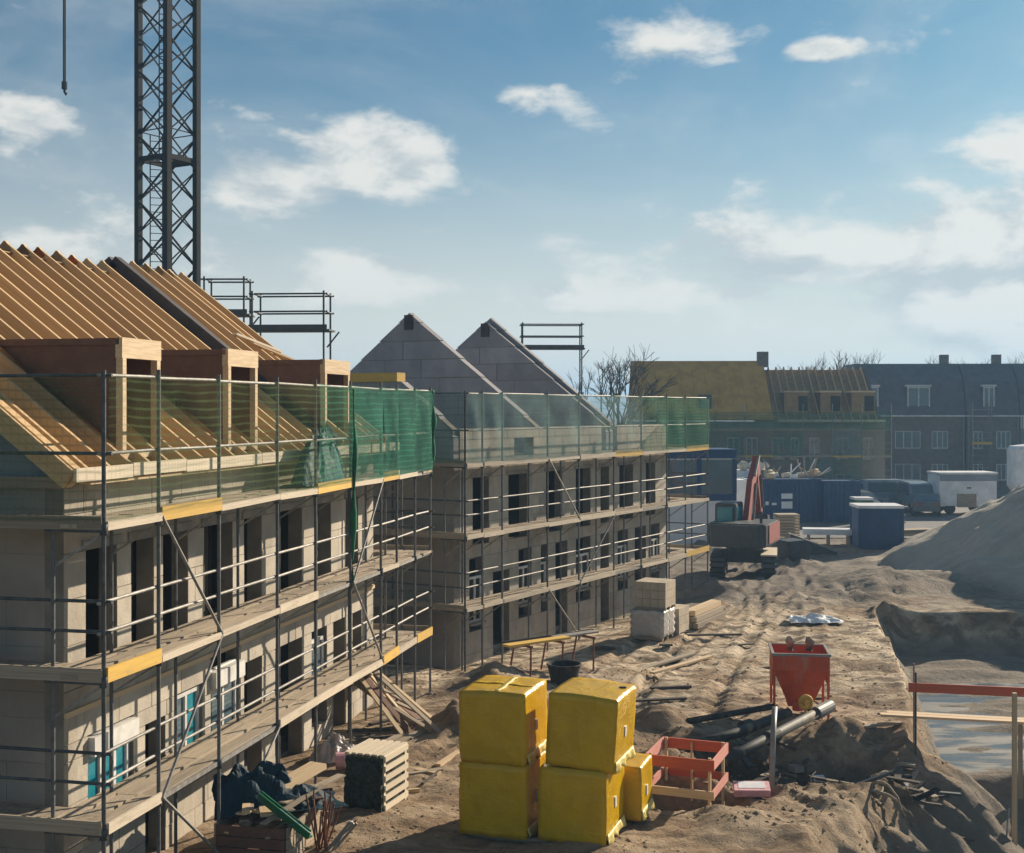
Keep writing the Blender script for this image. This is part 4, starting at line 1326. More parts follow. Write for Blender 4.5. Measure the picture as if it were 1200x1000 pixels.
# scrap bin with timber offcuts, tarp, green channel, rusty mesh
def scrap():
    x, y = -3.85, 20.9
    g0 = gz(x, y)
    t = thing('scrap_bin', 'low wooden bin heaped with timber offcuts under the near scaffold', 'bin', (x, y, g0 - .05), A_RZ)
    for k in range(4):
        span('side_board', (-1.0, -.62, k * .17), (1.0, -.58, k * .17 + .155), 'oldwood', t)
        span('side_board', (-1.0, .58, k * .17), (1.0, .62, k * .17 + .155), 'oldwood', t)
        span('end_board', (-1.04, -.57, k * .17), (-1.0, .57, k * .17 + .155), 'osb', t)
        span('end_board', (1.0, -.57, k * .17), (1.04, .57, k * .17 + .155), 'oldwood', t)
    span('bottom', (-1, -.58, -.02), (1, .58, .03), 'oldwood', t)
    rr = random.Random(5)
    for k in range(34):
        L = rr.uniform(.6, 1.7)
        a = rr.gauss(0, .35)
        c = Vector((rr.uniform(-.45, .6), rr.uniform(-.45, .45), .42 + .016 * k * (1 - .25 * rr.random())))
        d = Vector((math.cos(a), math.sin(a), rr.uniform(-.12, .12))) * L / 2
        o = beam('offcut', c - d, c + d, rr.uniform(.08, .22), rr.uniform(.02, .06), rr.choice(['timber', 'oldwood', 'oldwood', 'timber', 'osb', 'deckwood']), None)
        o.parent = t
    b = thing('broad_plank', 'wide pale plank on top of the scrap bin', 'plank', (x + .28, y + .45, g0 + .93), A_RZ)
    span('board', (-.55, -.16, 0), (.6, .17, .09), 'timber', b)
    b.rotation_euler = (0, R(-5), A_RZ - .25)
    tarp = bundle('tarpaulin', 'dtarp', 2.0, 1.05, .70, 4.4, peak=(.22, .5))
    tarp.location = (x - .55, y - .05, g0 + .62); tarp.rotation_euler = (0, 0, A_RZ - R(60))
    tag(tarp, 'dark navy tarpaulin slumped over the scrap bin', 'tarpaulin')
    gch = thing('green_channel', 'bright green plastic channel sloping off the scrap bin', 'channel', (-3.75, 19.95, g0), 0)
    mb = MB()
    mb.beam((-.25, .35, .95), (.62, -.15, .48), .14, .02); mb.beam((-.25, .41, 1.0), (.62, -.09, .53), .02, .1); mb.beam((-.25, .28, 1.0), (.62, -.22, .53), .02, .1)
    mb.build('channel', 'gbeam', gch)
    beam('white_edge', (.1, .16, .81), (.62, -.14, .53), .03, .05, 'white', gch)
    mesh = thing('rebar_bundle', 'rusty rebar and wire bundle standing beside the scrap bin', 'rebar', (-3.05, 20.5, gz(-3.05, 20.5)), 0)
    for k in range(16):
        a = Vector((rr.uniform(-.12, .12), rr.uniform(-.2, .2), -.05)); b2 = a + Vector((rr.uniform(-.22, .22), rr.uniform(-.2, .2), rr.uniform(.6, 1.05)))
        tube('bar', a, b2, .014, 'rust', mesh, 6)
    for k in range(6):
        a = Vector((rr.uniform(.1, .3), rr.uniform(-.2, .2), .0)); b2 = a + Vector((rr.uniform(.15, .5), rr.uniform(-.1, .5), rr.uniform(.1, .5)))
        tube('offcut_tube', a, b2, .022, 'steel', mesh, 6)


scrap()


def lean_pile():
    x, y = -2.75, 29.0
    t = thing('leaning_planks', 'brown planks leaning in a fan against the near scaffold foot', 'plank pile', (x, y, gz(x, y)), 0)
    rr = random.Random(9)
    for k in range(15):
        a = Vector((.95 + rr.uniform(-.5, .5), rr.uniform(-.9, .7) - .6, .02)); b = Vector((-.95 + rr.uniform(-.25, .25), .5 + rr.uniform(-.5, .5), 1.35 + rr.uniform(-.45, .3)))
        o = beam('plank', a, b, rr.uniform(.08, .18), .035, rr.choice(['oldwood', 'rust', 'timber', 'osb']), None); o.parent = t
    for k, (dx, dy, L) in enumerate(((.3, -2.0, 1.4), (-.2, -2.6, 1.1), (.55, -1.6, 1.2))):
        beam('plank', (dx, dy, .10), (dx + L * .5, dy + L, .16), .15, .04, 'oldwood', t)
    b = thing('grey_sack', 'grey sack slumped by the doorway behind the slat crate', 'sack', (-3.6, 26.1, gz(-3.6, 26.1)), 0)
    bundle('sack_cloth', 'shrink', .95, .8, .62, 5.5, b)
    c = thing('pink_foam_roll', 'rolled pink foam on the ground behind the slat crate', 'foam roll', (-3.2, 25.4, gz(-3.2, 25.4) + .16), 0)
    mb = MB(); mb.tube((-.3, 0, 0), (.3, .1, 0), .16, 14); mb.build('roll', 'pink', c)


lean_pile()


# timber offcuts scattered by the scaffold foot and along the track
_r = random.Random(21)
for k in range(26):
    if k < 14: x, y = _r.uniform(-3.3, -1.2), _r.uniform(23.5, 29.5); lb, gp = 'short timber offcut littering the soil at the near scaffold foot', 'timber offcuts at the scaffold foot'
    else: x, y = _r.uniform(1.8, 8.6), _r.uniform(29.5, 41); lb, gp = 'thin dark stick lying loose on the open sand', 'sticks on the open sand'
    L, a = _r.uniform(.35, 1.1), _r.uniform(-.6, 1.3)
    o = box('offcut' if k < 14 else 'stick', (x, y, gz(x, y) + .03), (L, _r.uniform(.05, .16), _r.uniform(.03, .07)), _r.choice(['oldwood', 'timber', 'bark']) if k < 14 else 'bark', None, a)
    tag(o, lb, 'offcut' if k < 14 else 'stick', gp)


# dark timber and debris tangled beside the trench
db = thing('debris_heap', 'tangled heap of dark muddy timber and rubble between pipes and pit', 'debris', (7.3, 26.6, gz(7.3, 26.6)), 0)
_r = random.Random(33)
for k in range(85):
    px_, py_ = _r.uniform(-2.4, 1.6), _r.uniform(-1.7, 1.5)
    c = Vector((px_, py_, gz(7.3 + px_, 26.6 + py_) - gz(7.3, 26.6) + _r.uniform(.0, .12)))
    d = Vector((_r.uniform(-1, 1), _r.uniform(-.7, .7), _r.uniform(-.22, .28))).normalized() * _r.uniform(.15, .55)
    beam(_r.choice(('timber_piece', 'broken_board')), c - d, c + d, _r.uniform(.05, .17), _r.uniform(.03, .06), _r.choice(('bark', 'bark', 'oldwood', 'dgrey', 'rubber')), db)
for k in range(10):
    px_, py_ = _r.uniform(-1.6, 1.4), _r.uniform(-.9, 1.2)
    c = Vector((px_, py_, gz(7.3 + px_, 26.6 + py_) - gz(7.3, 26.6) + .08))
    box('rubble', c, (_r.uniform(.12, .3), _r.uniform(.1, .25), _r.uniform(.08, .18)), _r.choice(('slab', 'dgrey', 'white')), db, _r.random() * 3)


# roots and sticks in the churned soil
def roots():
    rr = random.Random(3)
    for k in range(16):
        x, y = rr.uniform(4.6, 8.2), rr.uniform(24.6, 27.6)
        z = gz(x, y)
        t = MB()
        pts = [(x, y, z - .1)]
        d = Vector((rr.uniform(-1, 1), rr.uniform(-.5, .5), rr.uniform(.1, .9))).normalized()
        for i in range(6):
            d = (d + Vector((rr.uniform(-.5, .5), rr.uniform(-.5, .5), rr.uniform(-.6, .2)))).normalized()
            pts.append(tuple(Vector(pts[-1]) + d * rr.uniform(.12, .3)))
        t.path(pts, [.035, .035, .03, .028, .022, .016, .008], 6)
        o = t.build('tree_root', rr.choice(['bark', 'oldwood']), None, smooth=True)
        tag(o, 'twisted brown root sticking out of the churned trench soil', 'root', 'roots in the trench soil')


roots()


def clods():
    rr = np.random.default_rng(4)
    base = [(0, 0, 1), (.9, 0, .3), (.28, .85, .35), (-.72, .53, .28), (-.72, -.53, .36), (.28, -.85, .3), (.5, .4, -.4), (-.5, .3, -.4), (0, -.6, -.4)]
    faces = [(0, 1, 2), (0, 2, 3), (0, 3, 4), (0, 4, 5), (0, 5, 1), (1, 6, 2), (2, 6, 7), (2, 7, 3), (3, 7, 4), (4, 7, 8), (4, 8, 5), (5, 8, 6), (5, 6, 1)]
    base = np.array(base)
    n = 6800
    y = 19 + 26 * rr.random(n) ** 1.3
    x = -3.5 + rr.random(n) * (np.interp(y, CR_Y, CR_X) + 4.5)
    dens = fbm(x, y, .5, 3)
    keep = dens + rr.random(n) * .5 > .12
    nearp = np.exp(-((x - 5.2) / 3) ** 2 - ((y - 25) / 3) ** 2) > .3
    keep |= nearp
    x, y = x[keep], y[keep]
    z = ground_z(x, y)
    s = (.012 + .045 * rr.random(len(x)) ** 3) * (1 + .9 * np.exp(-((x - 5.2) / 3) ** 2 - ((y - 25) / 3) ** 2))
    V, F = [], []
    for i in range(len(x)):
        a = rr.random() * 6.28
        p = base * (1 + .35 * (rr.random(base.shape) - .5)) * s[i] * np.array([1.2, .9, .75])
        c, sn = math.cos(a), math.sin(a)
        q = np.stack([p[:, 0] * c - p[:, 1] * sn + x[i], p[:, 0] * sn + p[:, 1] * c + y[i], p[:, 2] * .8 + z[i] - s[i] * .1], 1)
        o = len(V)
        V += q.tolist(); F += [(f[0] + o, f[1] + o, f[2] + o) for f in faces]
    me = bpy.data.meshes.new('soil_clods'); me.from_pydata(V, [], F); me.materials.append(MAT['soilclod'])
    tag(link('soil_clods', me), kind='stuff')


clods()


# ------------------------------------------------------------------ excavator
def excavator():
    x, y = 9.9, 54.6
    t = thing('excavator', 'red tracked excavator with raised boom seen from behind', 'excavator', (x, y, gz(x, y) - .02), R(12))
    # tracks lie along the line of sight, seen end-on from behind
    yw = Matrix.Rotation(R(-24), 4, 'Z')
    mb = MB(); mb.span((-.8, -.7, .55), (.8, .7, 1.05)); mb.tube((0, 0, 1.0), (0, 0, 1.3), .75, 18); o = mb.build('undercarriage', 'dgrey', t, bevel=.03); o.matrix_basis = yw
    for sx in (-1.05, 1.05):
        r_, hl = .43, 1.35
        arc = [(hl + r_ * math.sin(q), .45 - r_ * math.cos(q)) for q in np.linspace(0, math.pi, 9)] + [(-hl - r_ * math.sin(q), .45 + r_ * math.cos(q)) for q in np.linspace(0, math.pi, 9)]
        mb = MB(); mb.prism([(y_, z_) for y_, z_ in arc], 'x', sx - .26, sx + .26); o = mb.build('track', 'rubber', t); o.matrix_basis = yw
        per = []
        for k in range(12): per.append((-hl + k * 2 * hl / 11, .45 + r_, 0)); per.append((-hl + k * 2 * hl / 11, .45 - r_, 0))
        for q in np.linspace(.3, math.pi - .3, 6): per.append((hl + r_ * math.sin(q), .45 - r_ * math.cos(q), q)); per.append((-hl - r_ * math.sin(q), .45 - r_ * math.cos(q), -q))
        mb = MB()
        for y_, z_, q in per: mb.mat(Matrix.Translation((sx, y_, z_)) @ Matrix.Rotation(q, 4, 'X') @ Matrix.Diagonal((.60, .14, .06, 1)))
        sh = mb.build('track_shoes', 'dgrey', o)
    mb = MB(); mb.span((.72, -1.5, .93), (1.38, 1.5, .99)); o = mb.build('lit_track_top', 'whitewood', t); o.matrix_basis = yw  # pale slab paints the sunlit top of the right track
    # superstructure facing away
    up = Matrix.Rotation(R(-34), 4, 'Z')
    body = MB(); body.prism([(-1.2, -1.5), (1.2, -1.5), (1.25, -1.2), (1.25, 1.4), (.2, 1.4), (.2, .6), (-1.25, .6), (-1.25, -1.2)], 'z', 1.3, 2.25)
    b = body.build('machine_body', 'dgrey', t, bevel=.05); b.matrix_basis = up
    sp_ = MB(); sp_.span((1.252, -1.1, 1.42), (1.285, 1.3, 2.2)); s2 = sp_.build('side_panel', 'dred', t); s2.matrix_basis = up
    cwm = MB(); cwm.prism([(-1.25, -1.3), (-1.0, -1.72), (1.0, -1.72), (1.25, -1.3)], 'z', 1.28, 2.2); c = cwm.build('counterweight', 'dgrey', t, bevel=.05); c.matrix_basis = up
    cab = MB(); cab.prism([(-.35, 1.3), (1.5, 1.3), (1.55, 2.2), (1.2, 3.0), (-.25, 3.0)], 'x', -1.2, -.3); c = cab.build('cab', 'dgrey', t, bevel=.04); c.matrix_basis = up
    for lo, hi in (((-1.08, -.395, 2.2), (-.42, -.36, 2.85)), ((-.31, -.1, 2.15), (-.27, 1.05, 2.85)), ((-1.23, -.1, 2.15), (-1.19, 1.05, 2.85))):
        mb = MB(); mb.span(lo, hi); o = mb.build('cab_window', 'tglass', t); o.matrix_basis = up
    def arm(name, poly, w, mat):
        mb = MB(); mb.prism(poly, 'x', -.05 - w / 2, -.05 + w / 2); o = mb.build(name, mat, t, bevel=.02); o.matrix_basis = up; return o
    arm('boom', [(.3, 1.9), (1.1, 1.75), (1.75, 3.3), (2.9, 4.4), (2.9, 4.75), (2.5, 4.75), (1.35, 3.9)], .24, 'dred')
    arm('stick', [(2.5, 4.95), (3.0, 4.85), (3.75, 2.3), (3.4, 2.2), (2.65, 3.7)], .26, 'dred')
    arm('bucket', [(3.2, 2.3), (3.65, 2.25), (4.0, 1.5), (3.7, 1.0), (2.95, .95), (3.1, 1.7)], .9, 'dgrey')
    for a, bq in (((1.35, 2.1), (2.0, 3.75)), ((1.7, 4.1), (2.62, 4.95)), ((3.05, 4.1), (3.62, 2.6))):
        mb = MB(); mb.tube((.12, *a), (.12, *bq), .06, 8); o = mb.build('hydraulic_ram', 'steel', t); o.matrix_basis = up
    mb = MB(); mb.tube((.9, -.9, 2.2), (.9, -.9, 2.75), .06, 8); o = mb.build('exhaust', 'dgrey', t); o.matrix_basis = up


excavator()


# ------------------------------------------------------------------ site containers and cabins
def container(label, x, y, w, d, h, rz, mat, roof=None, ribs=True, marks=False, group='blue site containers', name='shipping_container', cat='container'):
    t = thing(name, label, cat, (x, y, gz(x, y) - .02), rz, group)
    mb = MB(); mb.span((-w / 2 + .04, -d / 2 + .04, .12), (w / 2 - .04, d / 2 - .04, h - .05)); mb.build('body', mat, t)
    fr = MB()
    for sx in (-1, 1):
        for sy in (-1, 1): fr.box((sx * (w / 2 - .05), sy * (d / 2 - .05), h / 2), (.12, .12, h))
    for z in (.08, h - .07):
        for sy in (-1, 1): fr.box((0, sy * (d / 2 - .05), z), (w - .22, .11, .14))
        for sx in (-1, 1): fr.box((sx * (w / 2 - .05), 0, z), (.11, d - .22, .14))
    fr.build('frame', mat, t)
    if ribs:
        k = 0
        u = -w / 2 + .25
        while u < w / 2 - .2:
            box('rib', (u, -d / 2 + .025, h / 2), (.13, .05, h - .34), mat, t); u += .28
        for v in np.arange(-d / 2 + .25, d / 2 - .2, .3): box('rib', (w / 2 - .025, v, h / 2), (.05, .13, h - .34), mat, t)
    if roof: span('roof', (-w / 2 - .03, -d / 2 - .03, h), (w / 2 + .03, d / 2 + .03, h + .14), roof, t)
    if marks:
        for lo, hi in (((-.2, h * .56), (.5, h * .68)), ((-.2, h * .34), (.5, h * .5)), ((-1.2, h * .42), (-1.0, h * .5)), ((-.8, h * .42), (-.5, h * .47))):
            span('painted_mark', (lo[0], -d / 2 - .012, lo[1]), (hi[0], -d / 2 - .004, hi[1]), 'pale', t)
    return t


c0 = container('blue ribbed container with pale markings behind the excavator', 16.8, 80.5, 4.6, 2.4, 2.75, R(4), 'blue', marks=True)
container('plain blue ribbed container joined to the marked one', 20.3, 80.2, 2.3, 2.4, 2.7, R(4), 'blue')
container('small blue store with white lid by the sand heap', 18.6, 65.3, 2.25, 2.0, 2.05, R(-3), 'blue', roof='white', ribs=False, group='small site stores', name='site_store', cat='store')
container('small green store with white lid beyond the blue one', 20.9, 76.5, 1.05, 1.2, 1.75, 0, 'green', roof='white', ribs=False, group='small site stores', name='site_store', cat='store')
cab1 = container('long pale site cabin behind the excavator', 10.6, 72.0, 5.4, 2.5, 3.15, R(3), 'pale', ribs=False, group='site cabins', name='site_cabin', cat='cabin')
cab2 = container('white site cabin with flat roof left of the blue containers', 14.2, 84.0, 3.4, 2.4, 3.0, R(2), 'white', roof='white', ribs=False, group='site cabins', name='site_cabin', cat='cabin')
cab3 = container('pale lower site cabin seen through the far scaffold end', 9.3, 66.0, 4.0, 2.5, 2.5, R(8), 'pale', ribs=False, group='site cabins', name='site_cabin', cat='cabin')
u2 = thing('site_cabin', 'blue framed upper cabin with two wide windows on the pale cabin', 'cabin', (9.3, 66.0, gz(9.3, 66) + 2.5), R(8), 'site cabins')
mb = MB(); mb.span((-1.96, -1.2, .05), (1.96, 1.2, 2.45)); mb.build('body', 'pale', u2)
fm = MB()
for z in (.15, 2.3): fm.box((0, -1.22, z), (3.9, .1, .36))
for u in (-1.85, 0, 1.85): fm.box((u, -1.22, 1.22), (.22, .1, 1.75))
fm.span((-2, -1.28, 2.48), (2, 1.25, 2.58))
fm.build('frame', 'blue', u2)
for u in (-.92, .92): box('window', (u, -1.205, 1.2), (1.6, .03, 1.7), 'glass', u2)

# scrap heaped on the container roofs
sc = thing('scrap_heap', 'pale scrap and bags heaped on the blue container roof', 'scrap', (17.6, 80.2, 2.78), 0)
rr = random.Random(8)
for k in range(26):
    a = Vector((rr.uniform(-1.9, 2.0), rr.uniform(-.8, .8), .1 + rr.random() * .2))
    if k < 12: o = beam('strip', a, a + Vector((rr.uniform(-.8, .8), rr.uniform(-.3, .3), rr.uniform(.3, 1.2))), .07, .07, rr.choice(['white', 'steel', 'oldwood']), None)
    else: o = tube('bag', a - Vector((.2, 0, 0)), a + Vector((.25, .1, .05)), rr.uniform(.12, .3), rr.choice(['white', 'whitewood', 'timber']), None, 10)
    o.parent = sc
sc2 = thing('scrap_heap', 'bright rubbish bags heaped on the white cabin roof', 'scrap', (15.7, 83.4, 3.15), 0)
for k in range(9):
    a = Vector((rr.uniform(-.8, .8), rr.uniform(-.6, .6), .1)); o = tube('bag', a, a + Vector((.3, .1, .25)), rr.uniform(.15, .32), rr.choice(['white', 'whitewood']), None, 10); o.parent = sc2

ps = thing('pallet_stack', 'stack of empty grey pallets before the blue container', 'pallet stack', (14.9, 69.5, gz(14.9, 69.5)), R(5))
for k in range(9):
    z = k * .16
    span('pallet', (-.6, -.5, z + .09), (.6, .5, z + .125), 'oldwood', ps)
    for v in (-.44, 0, .44): span('bearer', (-.58, v - .05, z), (.58, v + .05, z + .088), 'oldwood', ps)
ws = thing('board_stack', 'stack of white boards in front of the blue container', 'board stack', (16.5, 66.8, gz(16.5, 66.8)), R(-10))
for k in range(4): span('board', (-1.3, -.5, .55 + k * .075), (1.3 - k * .05, .5, .62 + k * .075), 'white', ws)
for u in (-1, 0, 1): span('bearer', (u - .06, -.5, 0), (u + .06, .5, .55), 'oldwood', ws)
rp = thing('steel_ramp', 'dark steel ramp sloping to the ground by the pallets', 'ramp', (14.6, 63.2, gz(14.6, 63.2)), R(-6))
mb = MB(); mb.prism([(-.9, .0), (-.9, .95), (1.35, .1), (1.35, 0)], 'y', -.6, .6); mb.build('wedge', 'dgrey', rp)
beam('edge_strip', (-.9, -.62, .97), (1.35, -.62, .12), .05, .05, 'steel', rp)
cb = thing('bucket', 'dark digger bucket resting on the sand beside the excavator', 'bucket', (12.9, 58.6, gz(12.9, 58.6)), R(15))
mb = MB(); mb.prism([(-.5, 0), (.45, 0), (.6, .75), (.3, 1.0), (-.6, .95)], 'y', -.6, .6); mb.build('shell', 'dgrey', cb, bevel=.03)
for k in range(5): box('tooth', (.55, -.5 + k * .25, .05), (.22, .07, .06), 'steel', cb)

for lb, x, y, rz, hh in (('low stack of grey planks on the yard left of the sand heap', 22.6, 72.0, .3, 3), ('tall stack of grey planks beside the green store', 23.0, 79.0, -.2, 7), ('stack of grey planks between cabins and blue container', 12.9, 66.5, .15, 5)):
    q = thing('plank_stack', lb, 'plank stack', (x, y, gz(x, y)), rz, 'plank stacks in the yard')
    for k in range(hh):
        for j in range(4): span('plank', (-1.1 + random.uniform(-.1, .1), -.5 + j * .25, k * .11), (1.1 + random.uniform(-.1, .1), -.28 + j * .25, k * .11 + .08), 'oldwood' if (k + j) % 3 else 'timber', q)
tr = thing('white_trailer', 'white box trailer with grey roof strip and dark hatch, rear of the site', 'trailer', (30.4, 86.5, .1), R(2))
mb = MB(); mb.span((-1.95, -1.1, .5), (1.95, 1.1, 2.65)); mb.build('body', 'white', tr, bevel=.05)
span('roof_band', (-1.9, -1.125, 2.2), (1.98, 1.12, 2.62), 'grouse', tr)
span('hatch', (-.75, -1.13, .45), (.55, -1.105, 1.35), 'oldwood', tr)
span('roof', (-2.0, -1.15, 2.66), (2.0, 1.15, 2.78), 'white', tr)
for u in (-1.2, 1.2):
    for v in (-.95, .95):
        mb = MB(); mb.tube((u, v - .12, .36), (u, v + .12, .36), .36, 16); mb.build('wheel', 'rubber', tr)
box('vent', (.05, -1.12, 1.75), (.28, .04, .1), 'dgrey', tr)

si = thing('white_silo', 'white mortar silo standing behind the sand heap', 'silo', (32.2, 80.0, .05), 0)
mb = MB()
n = 20
prof = [(.25, 1.0), (1.15, 2.2), (1.2, 2.3), (1.2, 4.55), (1.05, 4.75), (.3, 4.85)]
mb.add([(r * math.cos(2 * math.pi * i / n), r * math.sin(2 * math.pi * i / n), z) for r, z in prof for i in range(n)],
       [(k * n + i, k * n + (i + 1) % n, (k + 1) * n + (i + 1) % n, (k + 1) * n + i) for k in range(5) for i in range(n)] + [tuple(range(n))[::-1], tuple(range(5 * n, 6 * n))])
mb.build('tank', 'white', si, smooth=False)
for sx in (-1, 1):
    for sy in (-1, 1): beam('leg', (sx * .8, sy * .8, 0), (sx * .8, sy * .8, 2.4), .1, .1, 'steel', si)
tube('filler_pipe', (.3, -.2, 4.8), (.3, -.2, 5.15), .07, 'steel', si)
tube('filler_pipe', (-.4, 1.25, 1.0), (-.4, 1.25, 4.6), .05, 'steel', si)


# ------------------------------------------------------------------ parked cars
def car(label, x, y, rz, mat, van=False):
    t = thing('parked_van' if van else 'parked_car', label, 'van' if van else 'car', (x, y, .08), rz, 'vehicles parked at the back of the site')
    h = 2.0 if van else 1.42
    prof = ([(-2.3, .35), (2.3, .35), (2.35, .9), (1.75, 1.1), (1.25, h - .05), (.9, h), (-2.25, h), (-2.35, 1.0)] if van else
            [(-2.05, .32), (2.05, .32), (2.12, .7), (1.2, .92), (.5, h - .04), (-1.1, h), (-1.85, .98), (-2.1, .9)])
    mb = MB(); mb.prism(prof, 'y', -.85, .85); mb.build('body', mat, t, bevel=.07)
    side = [(-2.0, 1.15), (1.2, 1.15), (1.0, h - .18), (-2.0, h - .18)] if van else [(-1.55, .95), (.95, .95), (.42, h - .12), (-1.05, h - .1)]
    for v in (-.872, .852):
        mb = MB(); mb.prism(side, 'y', v, v + .02); mb.build('side_window', 'glass', t)
    xf = 1.5 if van else .86
    beam('windscreen', (xf + .22, 0, 1.14 if van else .98), (xf - .18 if van else .52, 0, h - .14), 1.45, .04, 'glass', t)
    beam('rear_window', (-2.33, 0, 1.2) if van else (-1.84, 0, 1.02), (-2.31, 0, h - .25) if van else (-1.2, 0, h - .08), 1.4, .05, 'glass', t)
    for u in (-1.35, 1.35):
        for v in (-.78, .78):
            mb = MB(); mb.tube((u, v - .1, .33), (u, v + .1, .33), .33, 16); w = mb.build('wheel', 'rubber', t)
            mb = MB(); mb.tube((u, v - .115, .33), (u, v + .115, .33), .19, 12); mb.build('rim', 'steel', w)
    for v in (-.62, .62):
        box('headlight', (2.08 if not van else 2.31, v, .68), (.08, .28, .14), 'headlight', t)
        box('tail_light', (-2.06 if not van else -2.34, v, .8), (.06, .2, .22), 'red', t)


MAT['carblue'] = M('pale_blue_paint', (.22, .30, .38), .3, spec=.7)
MAT['cargrey'] = M('grey_car_paint', (.16, .18, .20), .3, spec=.7)
MAT['carsilver'] = M('silver_car_paint', (.40, .43, .46), .3, spec=.7)
car('pale blue van parked left of the white trailer', 27.0, 91.5, R(8), 'carblue', True)
car('dark grey car parked in front of the pale blue van', 27.6, 85.5, R(75), 'cargrey')
car('silver car parked behind the green store', 24.2, 90.2, R(10), 'carsilver')
car('white van parked far back by the half-built terrace', 21.5, 92.5, R(5), 'white', True)
car('small dark car parked between silver car and pale van', 23.6, 87.2, R(-80), 'cargrey')
car('grey van parked nose-on beside the white trailer', 27.9, 88.0, R(-95), 'carblue', True)


